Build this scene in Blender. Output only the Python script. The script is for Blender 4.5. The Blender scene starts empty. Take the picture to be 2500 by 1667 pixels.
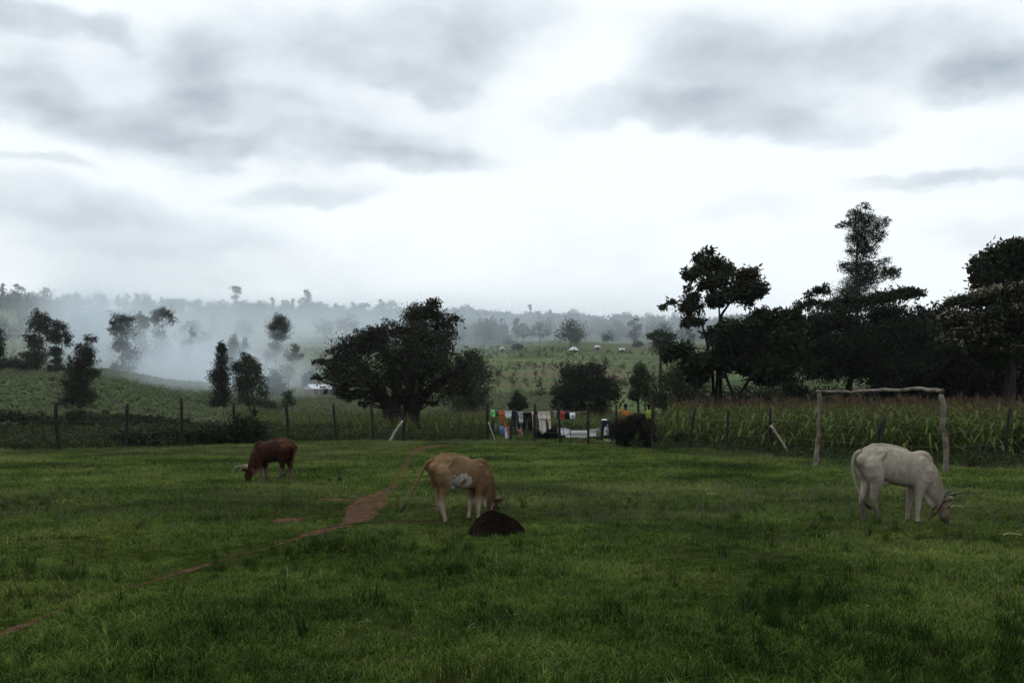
import bpy, math, numpy as np
from mathutils import Vector
RNG = np.random.default_rng(7)
rad = math.radians
scn = bpy.context.scene
COL = scn.collection

# ------------------------------------------------------------------ camera
F, HC, CX, HY = 2430.0, 1.85, 1250.0, 986.0       # focal length in photo pixels, eye height, centre column, horizon row
cam = bpy.data.cameras.new('camera'); camo = bpy.data.objects.new('camera', cam); COL.objects.link(camo)
cam.sensor_width = 36.0; cam.lens = 36.0 * F / 2500.0
cam.shift_y = (HY - 833.5) / 2500.0
cam.clip_start = 0.1; cam.clip_end = 12000
camo.location = (0, 0, HC); camo.rotation_euler = (rad(90), 0, 0)
scn.camera = camo

# ------------------------------------------------------------------ render settings, exposure
scn.render.engine = 'CYCLES'
scn.cycles.use_denoising = True; scn.cycles.denoising_input_passes = 'RGB_ALBEDO_NORMAL'; scn.cycles.denoising_prefilter = 'FAST'; scn.cycles.denoising_quality = 'HIGH'
try: scn.cycles.denoiser = 'OPENIMAGEDENOISE'
except Exception: pass
scn.cycles.max_bounces = 6; scn.cycles.diffuse_bounces = 3; scn.cycles.glossy_bounces = 2
scn.cycles.transmission_bounces = 3; scn.cycles.transparent_max_bounces = 8; scn.cycles.volume_bounces = 2
scn.cycles.caustics_reflective = False; scn.cycles.caustics_refractive = False
scn.view_settings.view_transform = 'Standard'; scn.view_settings.look = 'None'
scn.view_settings.exposure = 0.0; scn.view_settings.gamma = 1.0; scn.view_settings.use_curve_mapping = False

# ------------------------------------------------------------------ world: overcast sky
SUN_EL, SUN_AZ = 62.0, -35.0        # azimuth measured from +Y towards +X
world = bpy.data.worlds.new('World'); scn.world = world; world.use_nodes = True
wn, wl = world.node_tree.nodes, world.node_tree.links
for n in list(wn): wn.remove(n)
def N(nodes, t, **kw):
    n = nodes.new(t)
    for k, v in kw.items(): setattr(n, k, v)
    return n
def build_sky():
    out = N(wn, 'ShaderNodeOutputWorld'); bg = N(wn, 'ShaderNodeBackground'); wl.new(bg.outputs[0], out.inputs[0])
    sky = N(wn, 'ShaderNodeTexSky', sky_type='NISHITA'); sky.sun_disc = False
    sky.sun_elevation = rad(SUN_EL); sky.sun_rotation = rad(SUN_AZ); sky.dust_density = 3.0
    skm = N(wn, 'ShaderNodeVectorMath', operation='SCALE'); wl.new(sky.outputs[0], skm.inputs[0]); skm.inputs[3].default_value = 0.10
    tc = N(wn, 'ShaderNodeTexCoord')
    nd = N(wn, 'ShaderNodeVectorMath', operation='NORMALIZE'); wl.new(tc.outputs['Generated'], nd.inputs[0])
    sp = N(wn, 'ShaderNodeSeparateXYZ'); wl.new(nd.outputs[0], sp.inputs[0])
    at = N(wn, 'ShaderNodeMath', operation='ARCTAN2'); wl.new(sp.outputs[0], at.inputs[0]); wl.new(sp.outputs[1], at.inputs[1])
    cb = N(wn, 'ShaderNodeCombineXYZ'); wl.new(at.outputs[0], cb.inputs[0]); wl.new(sp.outputs[2], cb.inputs[1])      # compass bearing and height in the sky
    st = N(wn, 'ShaderNodeVectorMath', operation='MULTIPLY'); wl.new(nd.outputs[0], st.inputs[0]); st.inputs[1].default_value = (1, 1, 1.7); P = st.outputs[0]
    def noise(scale, detail, off):
        mp = N(wn, 'ShaderNodeVectorMath', operation='ADD'); wl.new(P, mp.inputs[0]); mp.inputs[1].default_value = off
        t = N(wn, 'ShaderNodeTexNoise'); wl.new(mp.outputs[0], t.inputs['Vector'])
        t.inputs['Scale'].default_value = scale; t.inputs['Detail'].default_value = detail; t.inputs['Roughness'].default_value = 0.55
        return t
    d1 = noise(5.0, 3, (3.1, 7.7, 0)); d2 = noise(14.0, 4, (9.1, 1.7, 0))
    def warp(vec, tex, amt):
        s = N(wn, 'ShaderNodeVectorMath', operation='SUBTRACT'); wl.new(tex.outputs['Color'], s.inputs[0]); s.inputs[1].default_value = (.5, .5, .5)
        k = N(wn, 'ShaderNodeVectorMath', operation='MULTIPLY'); wl.new(s.outputs[0], k.inputs[0]); k.inputs[1].default_value = (amt, amt * .6, 0)
        a = N(wn, 'ShaderNodeVectorMath', operation='ADD'); wl.new(vec, a.inputs[0]); wl.new(k.outputs[0], a.inputs[1])
        return a.outputs[0]
    d3 = noise(34.0, 4, (2.2, 5.1, 0)); Q = warp(warp(warp(cb.outputs[0], d1, .14), d2, .055), d3, .022)
    acc = None
    # the larger cloud patches of the layer: where they stand on it and how dense they are
    for (x, y, rx, ry, s) in CLOUDS:
        x, y, rx, ry = x * 1.063, y * 1.063, rx * 1.063, ry * 1.063
        u, v = (x - CX) / F, (HY - y) / F
        m = N(wn, 'ShaderNodeVectorMath', operation='SUBTRACT'); wl.new(Q, m.inputs[0]); m.inputs[1].default_value = (math.atan(u), v / math.sqrt(1 + u * u + v * v), 0)
        q = N(wn, 'ShaderNodeVectorMath', operation='MULTIPLY'); wl.new(m.outputs[0], q.inputs[0]); q.inputs[1].default_value = (F / rx, F / ry, 0)
        l = N(wn, 'ShaderNodeVectorMath', operation='LENGTH'); wl.new(q.outputs[0], l.inputs[0])
        r = N(wn, 'ShaderNodeMapRange', interpolation_type='SMOOTHERSTEP'); wl.new(l.outputs['Value'], r.inputs[0])
        r.inputs[1].default_value = 1.45; r.inputs[2].default_value = 0.2; r.inputs[3].default_value = 0; r.inputs[4].default_value = s
        if acc is None: acc = r.outputs[0]
        else:
            a = N(wn, 'ShaderNodeMath', operation='ADD'); wl.new(acc, a.inputs[0]); wl.new(r.outputs[0], a.inputs[1]); acc = a.outputs[0]
    # small scale structure everywhere on the layer
    t = noise(3.2, 6, (0.4, 2.0, 0))
    r = N(wn, 'ShaderNodeMapRange', interpolation_type='SMOOTHSTEP'); wl.new(t.outputs['Fac'], r.inputs[0])
    r.inputs[1].default_value = 0.46; r.inputs[2].default_value = 0.76; r.inputs[4].default_value = 0.30
    a = N(wn, 'ShaderNodeMath', operation='ADD'); wl.new(acc, a.inputs[0]); wl.new(r.outputs[0], a.inputs[1])
    t2 = noise(9.0, 6, (5.0, 8.0, 0))
    r2 = N(wn, 'ShaderNodeMapRange'); wl.new(t2.outputs['Fac'], r2.inputs[0]); r2.inputs[1].default_value = 0.3; r2.inputs[2].default_value = 0.7
    r2.inputs[3].default_value = 0.50; r2.inputs[4].default_value = 1.02
    m = N(wn, 'ShaderNodeMath', operation='MULTIPLY'); wl.new(a.outputs[0], m.inputs[0]); wl.new(r2.outputs[0], m.inputs[1])
    ramp = N(wn, 'ShaderNodeValToRGB'); wl.new(m.outputs[0], ramp.inputs[0])
    e = ramp.color_ramp.elements
    e[0].position = 0.04; e[0].color = (1.03, 1.10, 1.135, 1)
    e[1].position = 1.0; e[1].color = (0.43, 0.50, 0.57, 1)
    k = e.new(0.50); k.color = (0.71, 0.785, 0.845, 1)
    mix = N(wn, 'ShaderNodeMixRGB'); mix.inputs[0].default_value = 0.95
    wl.new(skm.outputs[0], mix.inputs[1]); wl.new(ramp.outputs[0], mix.inputs[2])
    wl.new(mix.outputs[0], bg.inputs[0]); bg.inputs[1].default_value = 1.0
    world.cycles.sampling_method = 'MANUAL'; world.cycles.sample_map_resolution = 512
CLOUDS = [(60, 40, 130, 45, .75), (240, 60, 80, 45, .5), (40, 190, 130, 70, .6), (230, 270, 200, 55, .6), (80, 356, 130, 18, .5),
          (480, 120, 110, 110, .35), (540, 240, 200, 45, .5), (850, 70, 280, 90, .6), (960, 180, 170, 45, .6), (760, 345, 280, 50, .5),
          (960, 375, 170, 35, .45), (690, 445, 210, 35, .5), (480, 330, 150, 32, .4), (300, 520, 420, 60, .4), 
          (1450, 255, 240, 45, .6), (1690, 160, 260, 110, .65), (1860, 275, 200, 45, .6), (2120, 110, 260, 90, .65), (2310, 160, 120, 60, .7),
          (2160, 405, 230, 22, .45), (1700, 470, 130, 32, .22), (2290, 535, 110, 35, .25), (60, 440, 250, 50, .4), (500, 600, 500, 60, .35), (700, 230, 520, 190, .22), (200, 150, 300, 120, .2), (1750, 60, 420, 80, .2), (1160, 60, 170, 80, .45), (1080, 150, 120, 60, .3)]
build_sky()

# ------------------------------------------------------------------ sun behind the cloud deck
sun = bpy.data.lights.new('sun', 'SUN'); suno = bpy.data.objects.new('sun', sun); COL.objects.link(suno)
sun.energy = 1.1; sun.angle = rad(20); sun.color = (1.0, 0.97, 0.92)
sd = Vector((math.sin(rad(SUN_AZ)) * math.cos(rad(SUN_EL)), math.cos(rad(SUN_AZ)) * math.cos(rad(SUN_EL)), math.sin(rad(SUN_EL))))
suno.rotation_euler = sd.to_track_quat('Z', 'Y').to_euler()

# ------------------------------------------------------------------ helpers: objects
def thing(name, label, cat, loc=(0, 0, 0), rotz=0.0, group=None, scale=1.0):
    o = bpy.data.objects.new(name, None); COL.objects.link(o)
    o.location = loc; o.rotation_euler = (0, 0, rotz); o.scale = (scale,) * 3 if np.isscalar(scale) else scale
    o.empty_display_size = 0.2
    o['label'] = label; o['category'] = cat
    if group: o['group'] = group
    return o
def tag(o, label, cat, group=None):
    o['label'] = label; o['category'] = cat
    if group: o['group'] = group
    return o
def obj(name, me, parent=None, mat=None, kind=None, loc=None):
    o = bpy.data.objects.new(name, me); COL.objects.link(o)
    if mat is not None and len(me.materials) == 0: me.materials.append(mat)
    if parent is not None: o.parent = parent
    if kind: o['kind'] = kind
    if loc is not None: o.location = loc
    return o
def mesh(name, V, Fc, mat=None, smooth=False):
    me = bpy.data.meshes.new(name)
    V = np.asarray(V, dtype=np.float32)
    me.from_pydata(V, [], Fc if isinstance(Fc, np.ndarray) else list(Fc))
    me.update()
    if smooth: me.polygons.foreach_set('use_smooth', np.ones(len(me.polygons), dtype=bool))
    if mat is not None: me.materials.append(mat)
    return me

class MB:
    """collects shapes of ONE mesh"""
    def __init__(s): s.V = []; s.F = []; s.n = 0
    def add(s, V, Fc):
        V = np.asarray(V, float); s.V.append(V); s.F.extend([tuple(int(i) + s.n for i in f) for f in Fc]); s.n += len(V); return s
    def box(s, c, d, rot=0.0, taper=1.0):
        x, y, z = [v / 2 for v in d]
        P = np.array([[-x, -y, -z], [x, -y, -z], [x, y, -z], [-x, y, -z], [-x * taper, -y * taper, z], [x * taper, -y * taper, z], [x * taper, y * taper, z], [-x * taper, y * taper, z]])
        if rot: P[:, :2] = P[:, :2] @ np.array([[math.cos(rot), math.sin(rot)], [-math.sin(rot), math.cos(rot)]])
        return s.add(P + np.array(c), [(0, 3, 2, 1), (4, 5, 6, 7), (0, 1, 5, 4), (1, 2, 6, 5), (2, 3, 7, 6), (3, 0, 4, 7)])
    def tube(s, pts, rr, n=8, ell=None, wob=0.0, rng=RNG):
        V, Fc = tube(pts, rr, n, ell, wob, rng); return s.add(V, Fc)
    def ball(s, c, r, n=10):
        V, Fc = ball(c, r, n); return s.add(V, Fc)
    def mesh(s, name, mat=None, smooth=False):
        return mesh(name, np.concatenate(s.V), s.F, mat, smooth)

def tube(pts, rr, n=8, ell=None, wob=0.0, rng=RNG):
    """capped tube along pts; ell = list of (side, up) radii instead of rr; the side axis is held as close to world Y x path as possible"""
    P = np.asarray(pts, float); m = len(P)
    T = np.gradient(P, axis=0); T /= np.linalg.norm(T, axis=1)[:, None] + 1e-9
    if ell is not None:
        S = np.tile(np.array([0, 1.0, 0]), (m, 1)); S -= (S * T).sum(1)[:, None] * T; S /= np.linalg.norm(S, axis=1)[:, None] + 1e-9
    else:
        ref = np.array([0.31, 0.95, 0.05]) if abs(T[:, 1]).mean() < 0.8 else np.array([1.0, 0.1, 0.05])
        S = np.cross(T, ref); S /= np.linalg.norm(S, axis=1)[:, None] + 1e-9
    U = np.cross(T, S)
    a = np.arange(n) / n * 2 * math.pi
    V = []
    for i in range(m):
        r1, r2 = ell[i] if ell is not None else (rr[i], rr[i])
        k = 1 + wob * rng.standard_normal(n)
        V.append(P[i] + np.cos(a)[:, None] * S[i] * (r1 * k)[:, None] + np.sin(a)[:, None] * U[i] * (r2 * k)[:, None])
    V = np.concatenate(V + [P[:1], P[-1:]])
    Fc = []
    for i in range(m - 1):
        for j in range(n):
            k = (j + 1) % n; Fc.append((i * n + j, i * n + k, (i + 1) * n + k, (i + 1) * n + j))
    c0, c1 = m * n, m * n + 1
    for j in range(n):
        k = (j + 1) % n; Fc.append((c0, k, j)); Fc.append((c1, (m - 1) * n + j, (m - 1) * n + k))
    return V, Fc
def ball(c, r, n=10):
    r = np.array(r if not np.isscalar(r) else (r, r, r), float); V = [[0, 0, -1]]
    m = n // 2
    for i in range(1, m):
        t = math.pi * i / m
        for j in range(n): V.append([math.sin(t) * math.cos(2 * math.pi * j / n), math.sin(t) * math.sin(2 * math.pi * j / n), -math.cos(t)])
    V.append([0, 0, 1]); V = np.array(V) * r + np.array(c); Fc = []
    for j in range(n):
        k = (j + 1) % n
        Fc.append((0, 1 + k, 1 + j)); Fc.append((len(V) - 1, 1 + (m - 2) * n + j, 1 + (m - 2) * n + k))
        for i in range(m - 2): Fc.append((1 + i * n + j, 1 + i * n + k, 1 + (i + 1) * n + k, 1 + (i + 1) * n + j))
    return V, Fc
def spline(P, n):
    """Catmull-Rom through P"""
    P = np.asarray(P, float); P = np.vstack([2 * P[0] - P[1], P, 2 * P[-1] - P[-2]]); m = len(P) - 3
    out = []
    for t in np.linspace(0, m - 1e-6, n):
        i = int(t); f = t - i; a, b, c, d = P[i:i + 4]
        out.append(.5 * (2 * b + (c - a) * f + (2 * a - 5 * b + 4 * c - d) * f * f + (3 * b - a - 3 * c + d) * f ** 3))
    return np.array(out)

# ------------------------------------------------------------------ helpers: places
DD = np.log(np.array([60, 90, 120, 150, 200, 260, 380, 550, 800, 1000, 1200, 1600.]))
PXC = np.array([-1200, 0, 230, 480, 700, 1000, 1300, 1650, 2500, 3800.])
PROF = np.array([
    [1061, 1025, 950, 905, 903, 890, 850, 790, 748, 742, 795, 830],
    [1061, 1025, 950, 905, 903, 890, 850, 790, 748, 742, 795, 830],
    [1061, 1026, 955, 910, 907, 895, 855, 800, 752, 746, 795, 830],
    [1061, 1028, 985, 948, 937, 915, 870, 815, 765, 755, 795, 830],
    [1061, 1030, 1000, 985, 958, 935, 885, 825, 772, 762, 795, 830],
    [1061, 1032, 1008, 990, 962, 930, 885, 830, 785, 772, 800, 830],
    [1061, 1033, 1008, 990, 955, 920, 880, 840, 800, 785, 810, 830],
    [1061, 1034, 1010, 993, 965, 935, 895, 850, 808, 794, 810, 830],
    [1061, 1036, 1020, 1010, 990, 965, 920, 875, 830, 810, 820, 830],
    [1061, 1036, 1020, 1010, 990, 965, 920, 875, 830, 810, 820, 830]], float)
def _prof(px, D):
    px = np.clip(px, PXC[0], PXC[-1]); l = np.log(np.clip(D, 60, 1600))
    i = np.clip(np.searchsorted(PXC, px) - 1, 0, len(PXC) - 2); f = (px - PXC[i]) / (PXC[i + 1] - PXC[i]); f = f * f * (3 - 2 * f)
    j = np.clip(np.searchsorted(DD, l) - 1, 0, len(DD) - 2); g = (l - DD[j]) / (DD[j + 1] - DD[j])
    return (1 - f) * ((1 - g) * PROF[i, j] + g * PROF[i, j + 1]) + f * ((1 - g) * PROF[i + 1, j] + g * PROF[i + 1, j + 1])
def _zraw(px, D):
    z = HC - (_prof(px, D) - HY) * D / F
    return np.where(D <= 60, 0.0, z)
def vnoise(x, y, s=0):
    """smooth bounded pseudo noise, about -1..1"""
    x = np.asarray(x, float); y = np.asarray(y, float)
    return (np.sin(x * 1.0 + 1.7 * np.sin(y * .73 + s) + s) + np.sin(y * 1.13 + 1.9 * np.sin(x * .61 + 2 * s) + 3 * s) + np.sin((x + y) * .81 + 2.3 * np.sin((x - y) * .47 + s))) / 3
def zg(x, y):
    """ground height"""
    x = np.asarray(x, float); y = np.asarray(y, float)
    r = np.hypot(x, y); az = np.arctan2(x, y); azc = np.clip(az, -.62, .62)
    D = np.where(np.abs(az) < .62, y, r * np.cos(.62)); D = np.maximum(D, .01)
    px = CX + F * np.tan(azc)
    z = sum(_zraw(px, D * k) for k in (.86, .93, 1.0, 1.07, 1.14)) / 5
    b = .035 * vnoise(x * 1.1, y * 1.1, 1) + .05 * vnoise(x * .35, y * .35, 2)
    hill = np.clip((D - 90) / 200, 0, 1)
    b = b * (1 - hill) + hill * (D * .0022) * (vnoise(x / 37, y / 37, 3) + .5 * vnoise(x / 11, y / 11, 5))
    return z + b
def W(px, py, D): return np.array([D * (px - CX) / F, D, HC + D * (HY - py) / F])
def G(px, D):
    x = D * (px - CX) / F; return np.array([x, D, float(zg(x, D))])
def Dat(px, py, lo=100, hi=1000):
    """distance at which the rising ground shows at this row"""
    D = np.geomspace(lo, hi, 240); y = HY - (zg(D * (px - CX) / F, D) - HC) * F / D; k = np.nonzero(y <= py)[0]
    return float(D[k[0]]) if len(k) else hi
def near_D(py): return HC * F / (py - HY)

# ------------------------------------------------------------------ helpers: materials
def new_mat(name):
    m = bpy.data.materials.new(name); m.use_nodes = True
    nt = m.node_tree; b = nt.nodes['Principled BSDF']; return m, nt.nodes, nt.links, b
def mat(name, c, rough=0.8, var=0.25, scale=6.0, spec=0.25, bump=0.0, c2=None, detail=4):
    m, n, l, b = new_mat(name)
    tc = N(n, 'ShaderNodeTexCoord'); t = N(n, 'ShaderNodeTexNoise'); l.new(tc.outputs['Object'], t.inputs['Vector'])
    t.inputs['Scale'].default_value = scale; t.inputs['Detail'].default_value = detail
    r = N(n, 'ShaderNodeValToRGB'); l.new(t.outputs['Fac'], r.inputs[0])
    c = np.array(c); k = np.array(c2) if c2 is not None else c * (1 + var)
    r.color_ramp.elements[0].position = .3; r.color_ramp.elements[1].position = .7
    r.color_ramp.elements[0].color = (*np.clip(c * (1 - var) if c2 is None else c, 0, 1), 1); r.color_ramp.elements[1].color = (*np.clip(k, 0, 1), 1)
    l.new(r.outputs[0], b.inputs['Base Color']); b.inputs['Roughness'].default_value = rough; b.inputs['Specular IOR Level'].default_value = spec
    if bump:
        bp = N(n, 'ShaderNodeBump'); bp.inputs['Strength'].default_value = bump; bp.inputs['Distance'].default_value = .02
        l.new(t.outputs['Fac'], bp.inputs['Height']); l.new(bp.outputs[0], b.inputs['Normal'])
    return m
def leaf_mat(name, c, c2, trans=0.25, rough=0.7, spec=0.12):
    """leaves: every leaf a slightly different tone, some light passing through"""
    m, n, l, b = new_mat(name)
    g = N(n, 'ShaderNodeNewGeometry'); r = N(n, 'ShaderNodeValToRGB'); l.new(g.outputs['Random Per Island'], r.inputs[0])
    r.color_ramp.elements[0].color = (*c, 1); r.color_ramp.elements[1].color = (*c2, 1)
    l.new(r.outputs[0], b.inputs['Base Color']); b.inputs['Roughness'].default_value = rough; b.inputs['Specular IOR Level'].default_value = spec
    t = N(n, 'ShaderNodeBsdfTranslucent'); l.new(r.outputs[0], t.inputs[0])
    mx = N(n, 'ShaderNodeMixShader'); mx.inputs[0].default_value = trans
    l.new(b.outputs[0], mx.inputs[1]); l.new(t.outputs[0], mx.inputs[2]); l.new(mx.outputs[0], n['Material Output'].inputs[0])
    return m
M = {}
M['bark'] = mat('bark', (.018, .0145, .011), .9, .4, 9, .15, .4)
M['palebark'] = mat('palebark', (.12, .105, .085), .9, .35, 9, .15, .3)
M['post'] = mat('weathered_post', (.018, .015, .012), .9, .45, 14, .15, .5)
M['greywood'] = mat('grey_wood', (.26, .23, .19), .85, .4, 10, .2, .5)
M['leaf_dark'] = leaf_mat('leaf_dark', (.005, .0085, .004), (.024, .031, .012), .12)
M['leaf_olive'] = leaf_mat('leaf_olive', (.009, .012, .005), (.028, .033, .012), .2)
M['leaf_mid'] = leaf_mat('leaf_mid', (.010, .018, .007), (.032, .046, .016), .22)
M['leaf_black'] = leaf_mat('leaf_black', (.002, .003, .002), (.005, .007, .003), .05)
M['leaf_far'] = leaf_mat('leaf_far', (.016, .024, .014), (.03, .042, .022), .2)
M['leaf_flower'] = leaf_mat('leaf_flower', (.22, .19, .14), (.38, .34, .26), .2)
M['crop'] = leaf_mat('crop_leaf', (.024, .052, .010), (.115, .14, .034), .3)
M['tassel'] = leaf_mat('tassel', (.055, .036, .020), (.10, .068, .038), .2)
M['slope'] = leaf_mat('slope_leaf', (.070, .098, .044), (.135, .155, .080), .3)
M['weed'] = leaf_mat('weed_leaf', (.014, .026, .010), (.05, .07, .022), .25)

# ------------------------------------------------------------------ the ground: one sheet out to the far ridge
def ground_mat():
    m, n, l, b = new_mat('ground')
    g = N(n, 'ShaderNodeNewGeometry')
    def noise(s, d=5, vec=None):
        t = N(n, 'ShaderNodeTexNoise'); l.new(vec or g.outputs['Position'], t.inputs['Vector']); t.inputs['Scale'].default_value = s; t.inputs['Detail'].default_value = d; return t
    def ramp(src, stops):
        r = N(n, 'ShaderNodeValToRGB'); l.new(src, r.inputs[0]); e = r.color_ramp.elements
        e[0].position, e[0].color = stops[0][0], (*stops[0][1], 1); e[1].position, e[1].color = stops[-1][0], (*stops[-1][1], 1)
        for p, c in stops[1:-1]: k = e.new(p); k.color = (*c, 1)
        return r
    past = ramp(noise(2.2, 8).outputs['Fac'], [(.3, (.008, .012, .003)), (.5, (.018, .028, .005)), (.72, (.036, .032, .014))])
    # the hillside: strips of maize, pasture and turned soil
    mp = N(n, 'ShaderNodeMapping'); l.new(g.outputs['Position'], mp.inputs[0]); mp.inputs['Scale'].default_value = (.011, .030, 0); mp.inputs['Rotation'].default_value = (0, 0, .25)
    vo = N(n, 'ShaderNodeTexVoronoi'); l.new(mp.outputs[0], vo.inputs['Vector']); vo.inputs['Scale'].default_value = 1.0
    sp = N(n, 'ShaderNodeSeparateColor'); l.new(vo.outputs['Color'], sp.inputs[0])
    fld = ramp(sp.outputs[0], [(0, (.036, .055, .024)), (.3, (.072, .100, .042)), (.55, (.10, .118, .058)), (.8, (.064, .085, .040)), (1, (.10, .088, .056))])
    w = N(n, 'ShaderNodeTexWave'); l.new(mp.outputs[0], w.inputs['Vector']); w.bands_direction = 'Y'; w.inputs['Scale'].default_value = 4; w.inputs['Distortion'].default_value = 6; w.inputs['Detail'].default_value = 3
    f2 = noise(.5, 6)
    mm = N(n, 'ShaderNodeMath', operation='MULTIPLY'); l.new(w.outputs['Fac'], mm.inputs[0]); l.new(f2.outputs['Fac'], mm.inputs[1])
    dark = N(n, 'ShaderNodeMixRGB', blend_type='MULTIPLY'); dark.inputs[0].default_value = .9
    l.new(fld.outputs[0], dark.inputs[1]); l.new(ramp(mm.outputs[0], [(.05, (1.25, 1.25, 1.2)), (.5, (.55, .6, .55))]).outputs[0], dark.inputs[2])
    sx = N(n, 'ShaderNodeSeparateXYZ'); l.new(g.outputs['Position'], sx.inputs[0])
    mr = N(n, 'ShaderNodeMapRange'); l.new(sx.outputs[1], mr.inputs[0]); mr.inputs[1].default_value = 80; mr.inputs[2].default_value = 110
    mix = N(n, 'ShaderNodeMixRGB'); l.new(mr.outputs[0], mix.inputs[0]); l.new(past.outputs[0], mix.inputs[1]); l.new(dark.outputs[0], mix.inputs[2])
    l.new(mix.outputs[0], b.inputs['Base Color']); b.inputs['Roughness'].default_value = 1; b.inputs['Specular IOR Level'].default_value = 0
    bp = N(n, 'ShaderNodeBump'); bp.inputs['Strength'].default_value = .6; bp.inputs['Distance'].default_value = .05
    l.new(noise(14, 6).outputs['Fac'], bp.inputs['Height']); l.new(bp.outputs[0], b.inputs['Normal'])
    return m
def build_ground():
    azs = np.concatenate([np.linspace(-math.pi, -.62, 40)[:-1], np.linspace(-.62, .62, 230), np.linspace(.62, math.pi, 40)[1:-1]])
    ds = np.concatenate([np.geomspace(1.2, 60, 150), np.geomspace(60, 1500, 170)[1:]])
    A, R = np.meshgrid(azs, ds)
    in_view = np.abs(A) < .62
    Y = np.where(in_view, R, R / math.cos(.62) * np.cos(A)); X = np.where(in_view, R * np.tan(np.clip(A, -.63, .63)), R / math.cos(.62) * np.sin(A))
    Z = zg(X, Y)
    na, nd = len(azs), len(ds)
    V = np.stack([X, Y, Z], -1).reshape(-1, 3); V = np.vstack([V, [[0, 0, 0]]])
    i, j = np.meshgrid(np.arange(nd - 1), np.arange(na), indexing='ij'); k = (j + 1) % na
    Q = np.stack([i * na + j, i * na + k, (i + 1) * na + k, (i + 1) * na + j], -1).reshape(-1, 4)
    Fc = [tuple(q) for q in Q.tolist()] + [(len(V) - 1, (a + 1) % na, a) for a in range(na)]
    me = mesh('ground', V, Fc, ground_mat(), True)
    obj('ground', me, kind='structure')
build_ground()

# the trodden path: centre line and half width in metres, worn bare
PATH_PX = [(1150, 1087, .35), (1095, 1088, .65), (1050, 1090, .6), (1012, 1104, .30), (994, 1128, .17), (982, 1152, .22), (966, 1180, .15), (940, 1202, .20), (912, 1220, .38), (893, 1242, .34), (872, 1264, .25), (832, 1284, .18),
           (760, 1306, .15), (690, 1328, .11), (600, 1352, .02), (500, 1378, .06), (395, 1411, .08), (300, 1438, .05), (177, 1472, .015), (60, 1520, .07), (-60, 1565, .10), (-220, 1630, .10)]
def _ground_xy(px, py): D = near_D(py); return D * (px - CX) / F, D
_pc = np.array([(*_ground_xy(a, b), w) for a, b, w in PATH_PX]); PATH = spline(_pc, 170)
SOIL = [(835, 1226, .60, .16), (702, 1270, .30, .26), (1078, 1245, .22, .08)]     # bare patches beside it
SOIL_W = [(*_ground_xy(a, b), r, q) for a, b, r, q in SOIL]
def soil_mat():
    m, n, l, b = new_mat('path_soil')
    g = N(n, 'ShaderNodeNewGeometry'); e = N(n, 'ShaderNodeAttribute'); e.attribute_name = 'edge'
    def nz(s, d):
        t = N(n, 'ShaderNodeTexNoise'); l.new(g.outputs['Position'], t.inputs['Vector']); t.inputs['Scale'].default_value = s; t.inputs['Detail'].default_value = d; return t
    r = N(n, 'ShaderNodeValToRGB'); l.new(nz(7, 10).outputs['Fac'], r.inputs[0]); k = r.color_ramp.elements
    k[0].position, k[0].color = .3, (.030, .018, .012, 1); k[1].position, k[1].color = .72, (.10, .060, .038, 1)
    a = N(n, 'ShaderNodeMath', operation='ADD'); l.new(e.outputs['Fac'], a.inputs[0]); l.new(nz(5, 6).outputs['Fac'], a.inputs[1])
    q = N(n, 'ShaderNodeMapRange', interpolation_type='SMOOTHSTEP'); l.new(a.outputs[0], q.inputs[0]); q.inputs[1].default_value = .95; q.inputs[2].default_value = 1.25
    mx = N(n, 'ShaderNodeMixRGB'); l.new(q.outputs[0], mx.inputs[0]); l.new(r.outputs[0], mx.inputs[1]); mx.inputs[2].default_value = (.018, .026, .006, 1)
    l.new(mx.outputs[0], b.inputs['Base Color']); b.inputs['Roughness'].default_value = 1; b.inputs['Specular IOR Level'].default_value = 0
    bp = N(n, 'ShaderNodeBump'); bp.inputs['Strength'].default_value = .8; bp.inputs['Distance'].default_value = .03; l.new(nz(18, 8).outputs['Fac'], bp.inputs['Height']); l.new(bp.outputs[0], b.inputs['Normal'])
    return m
M['soil'] = soil_mat() or mat('path_soil', (.042, .025, .018), .95, .3, 5, .1, .6, c2=(.115, .066, .045), detail=10)
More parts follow.
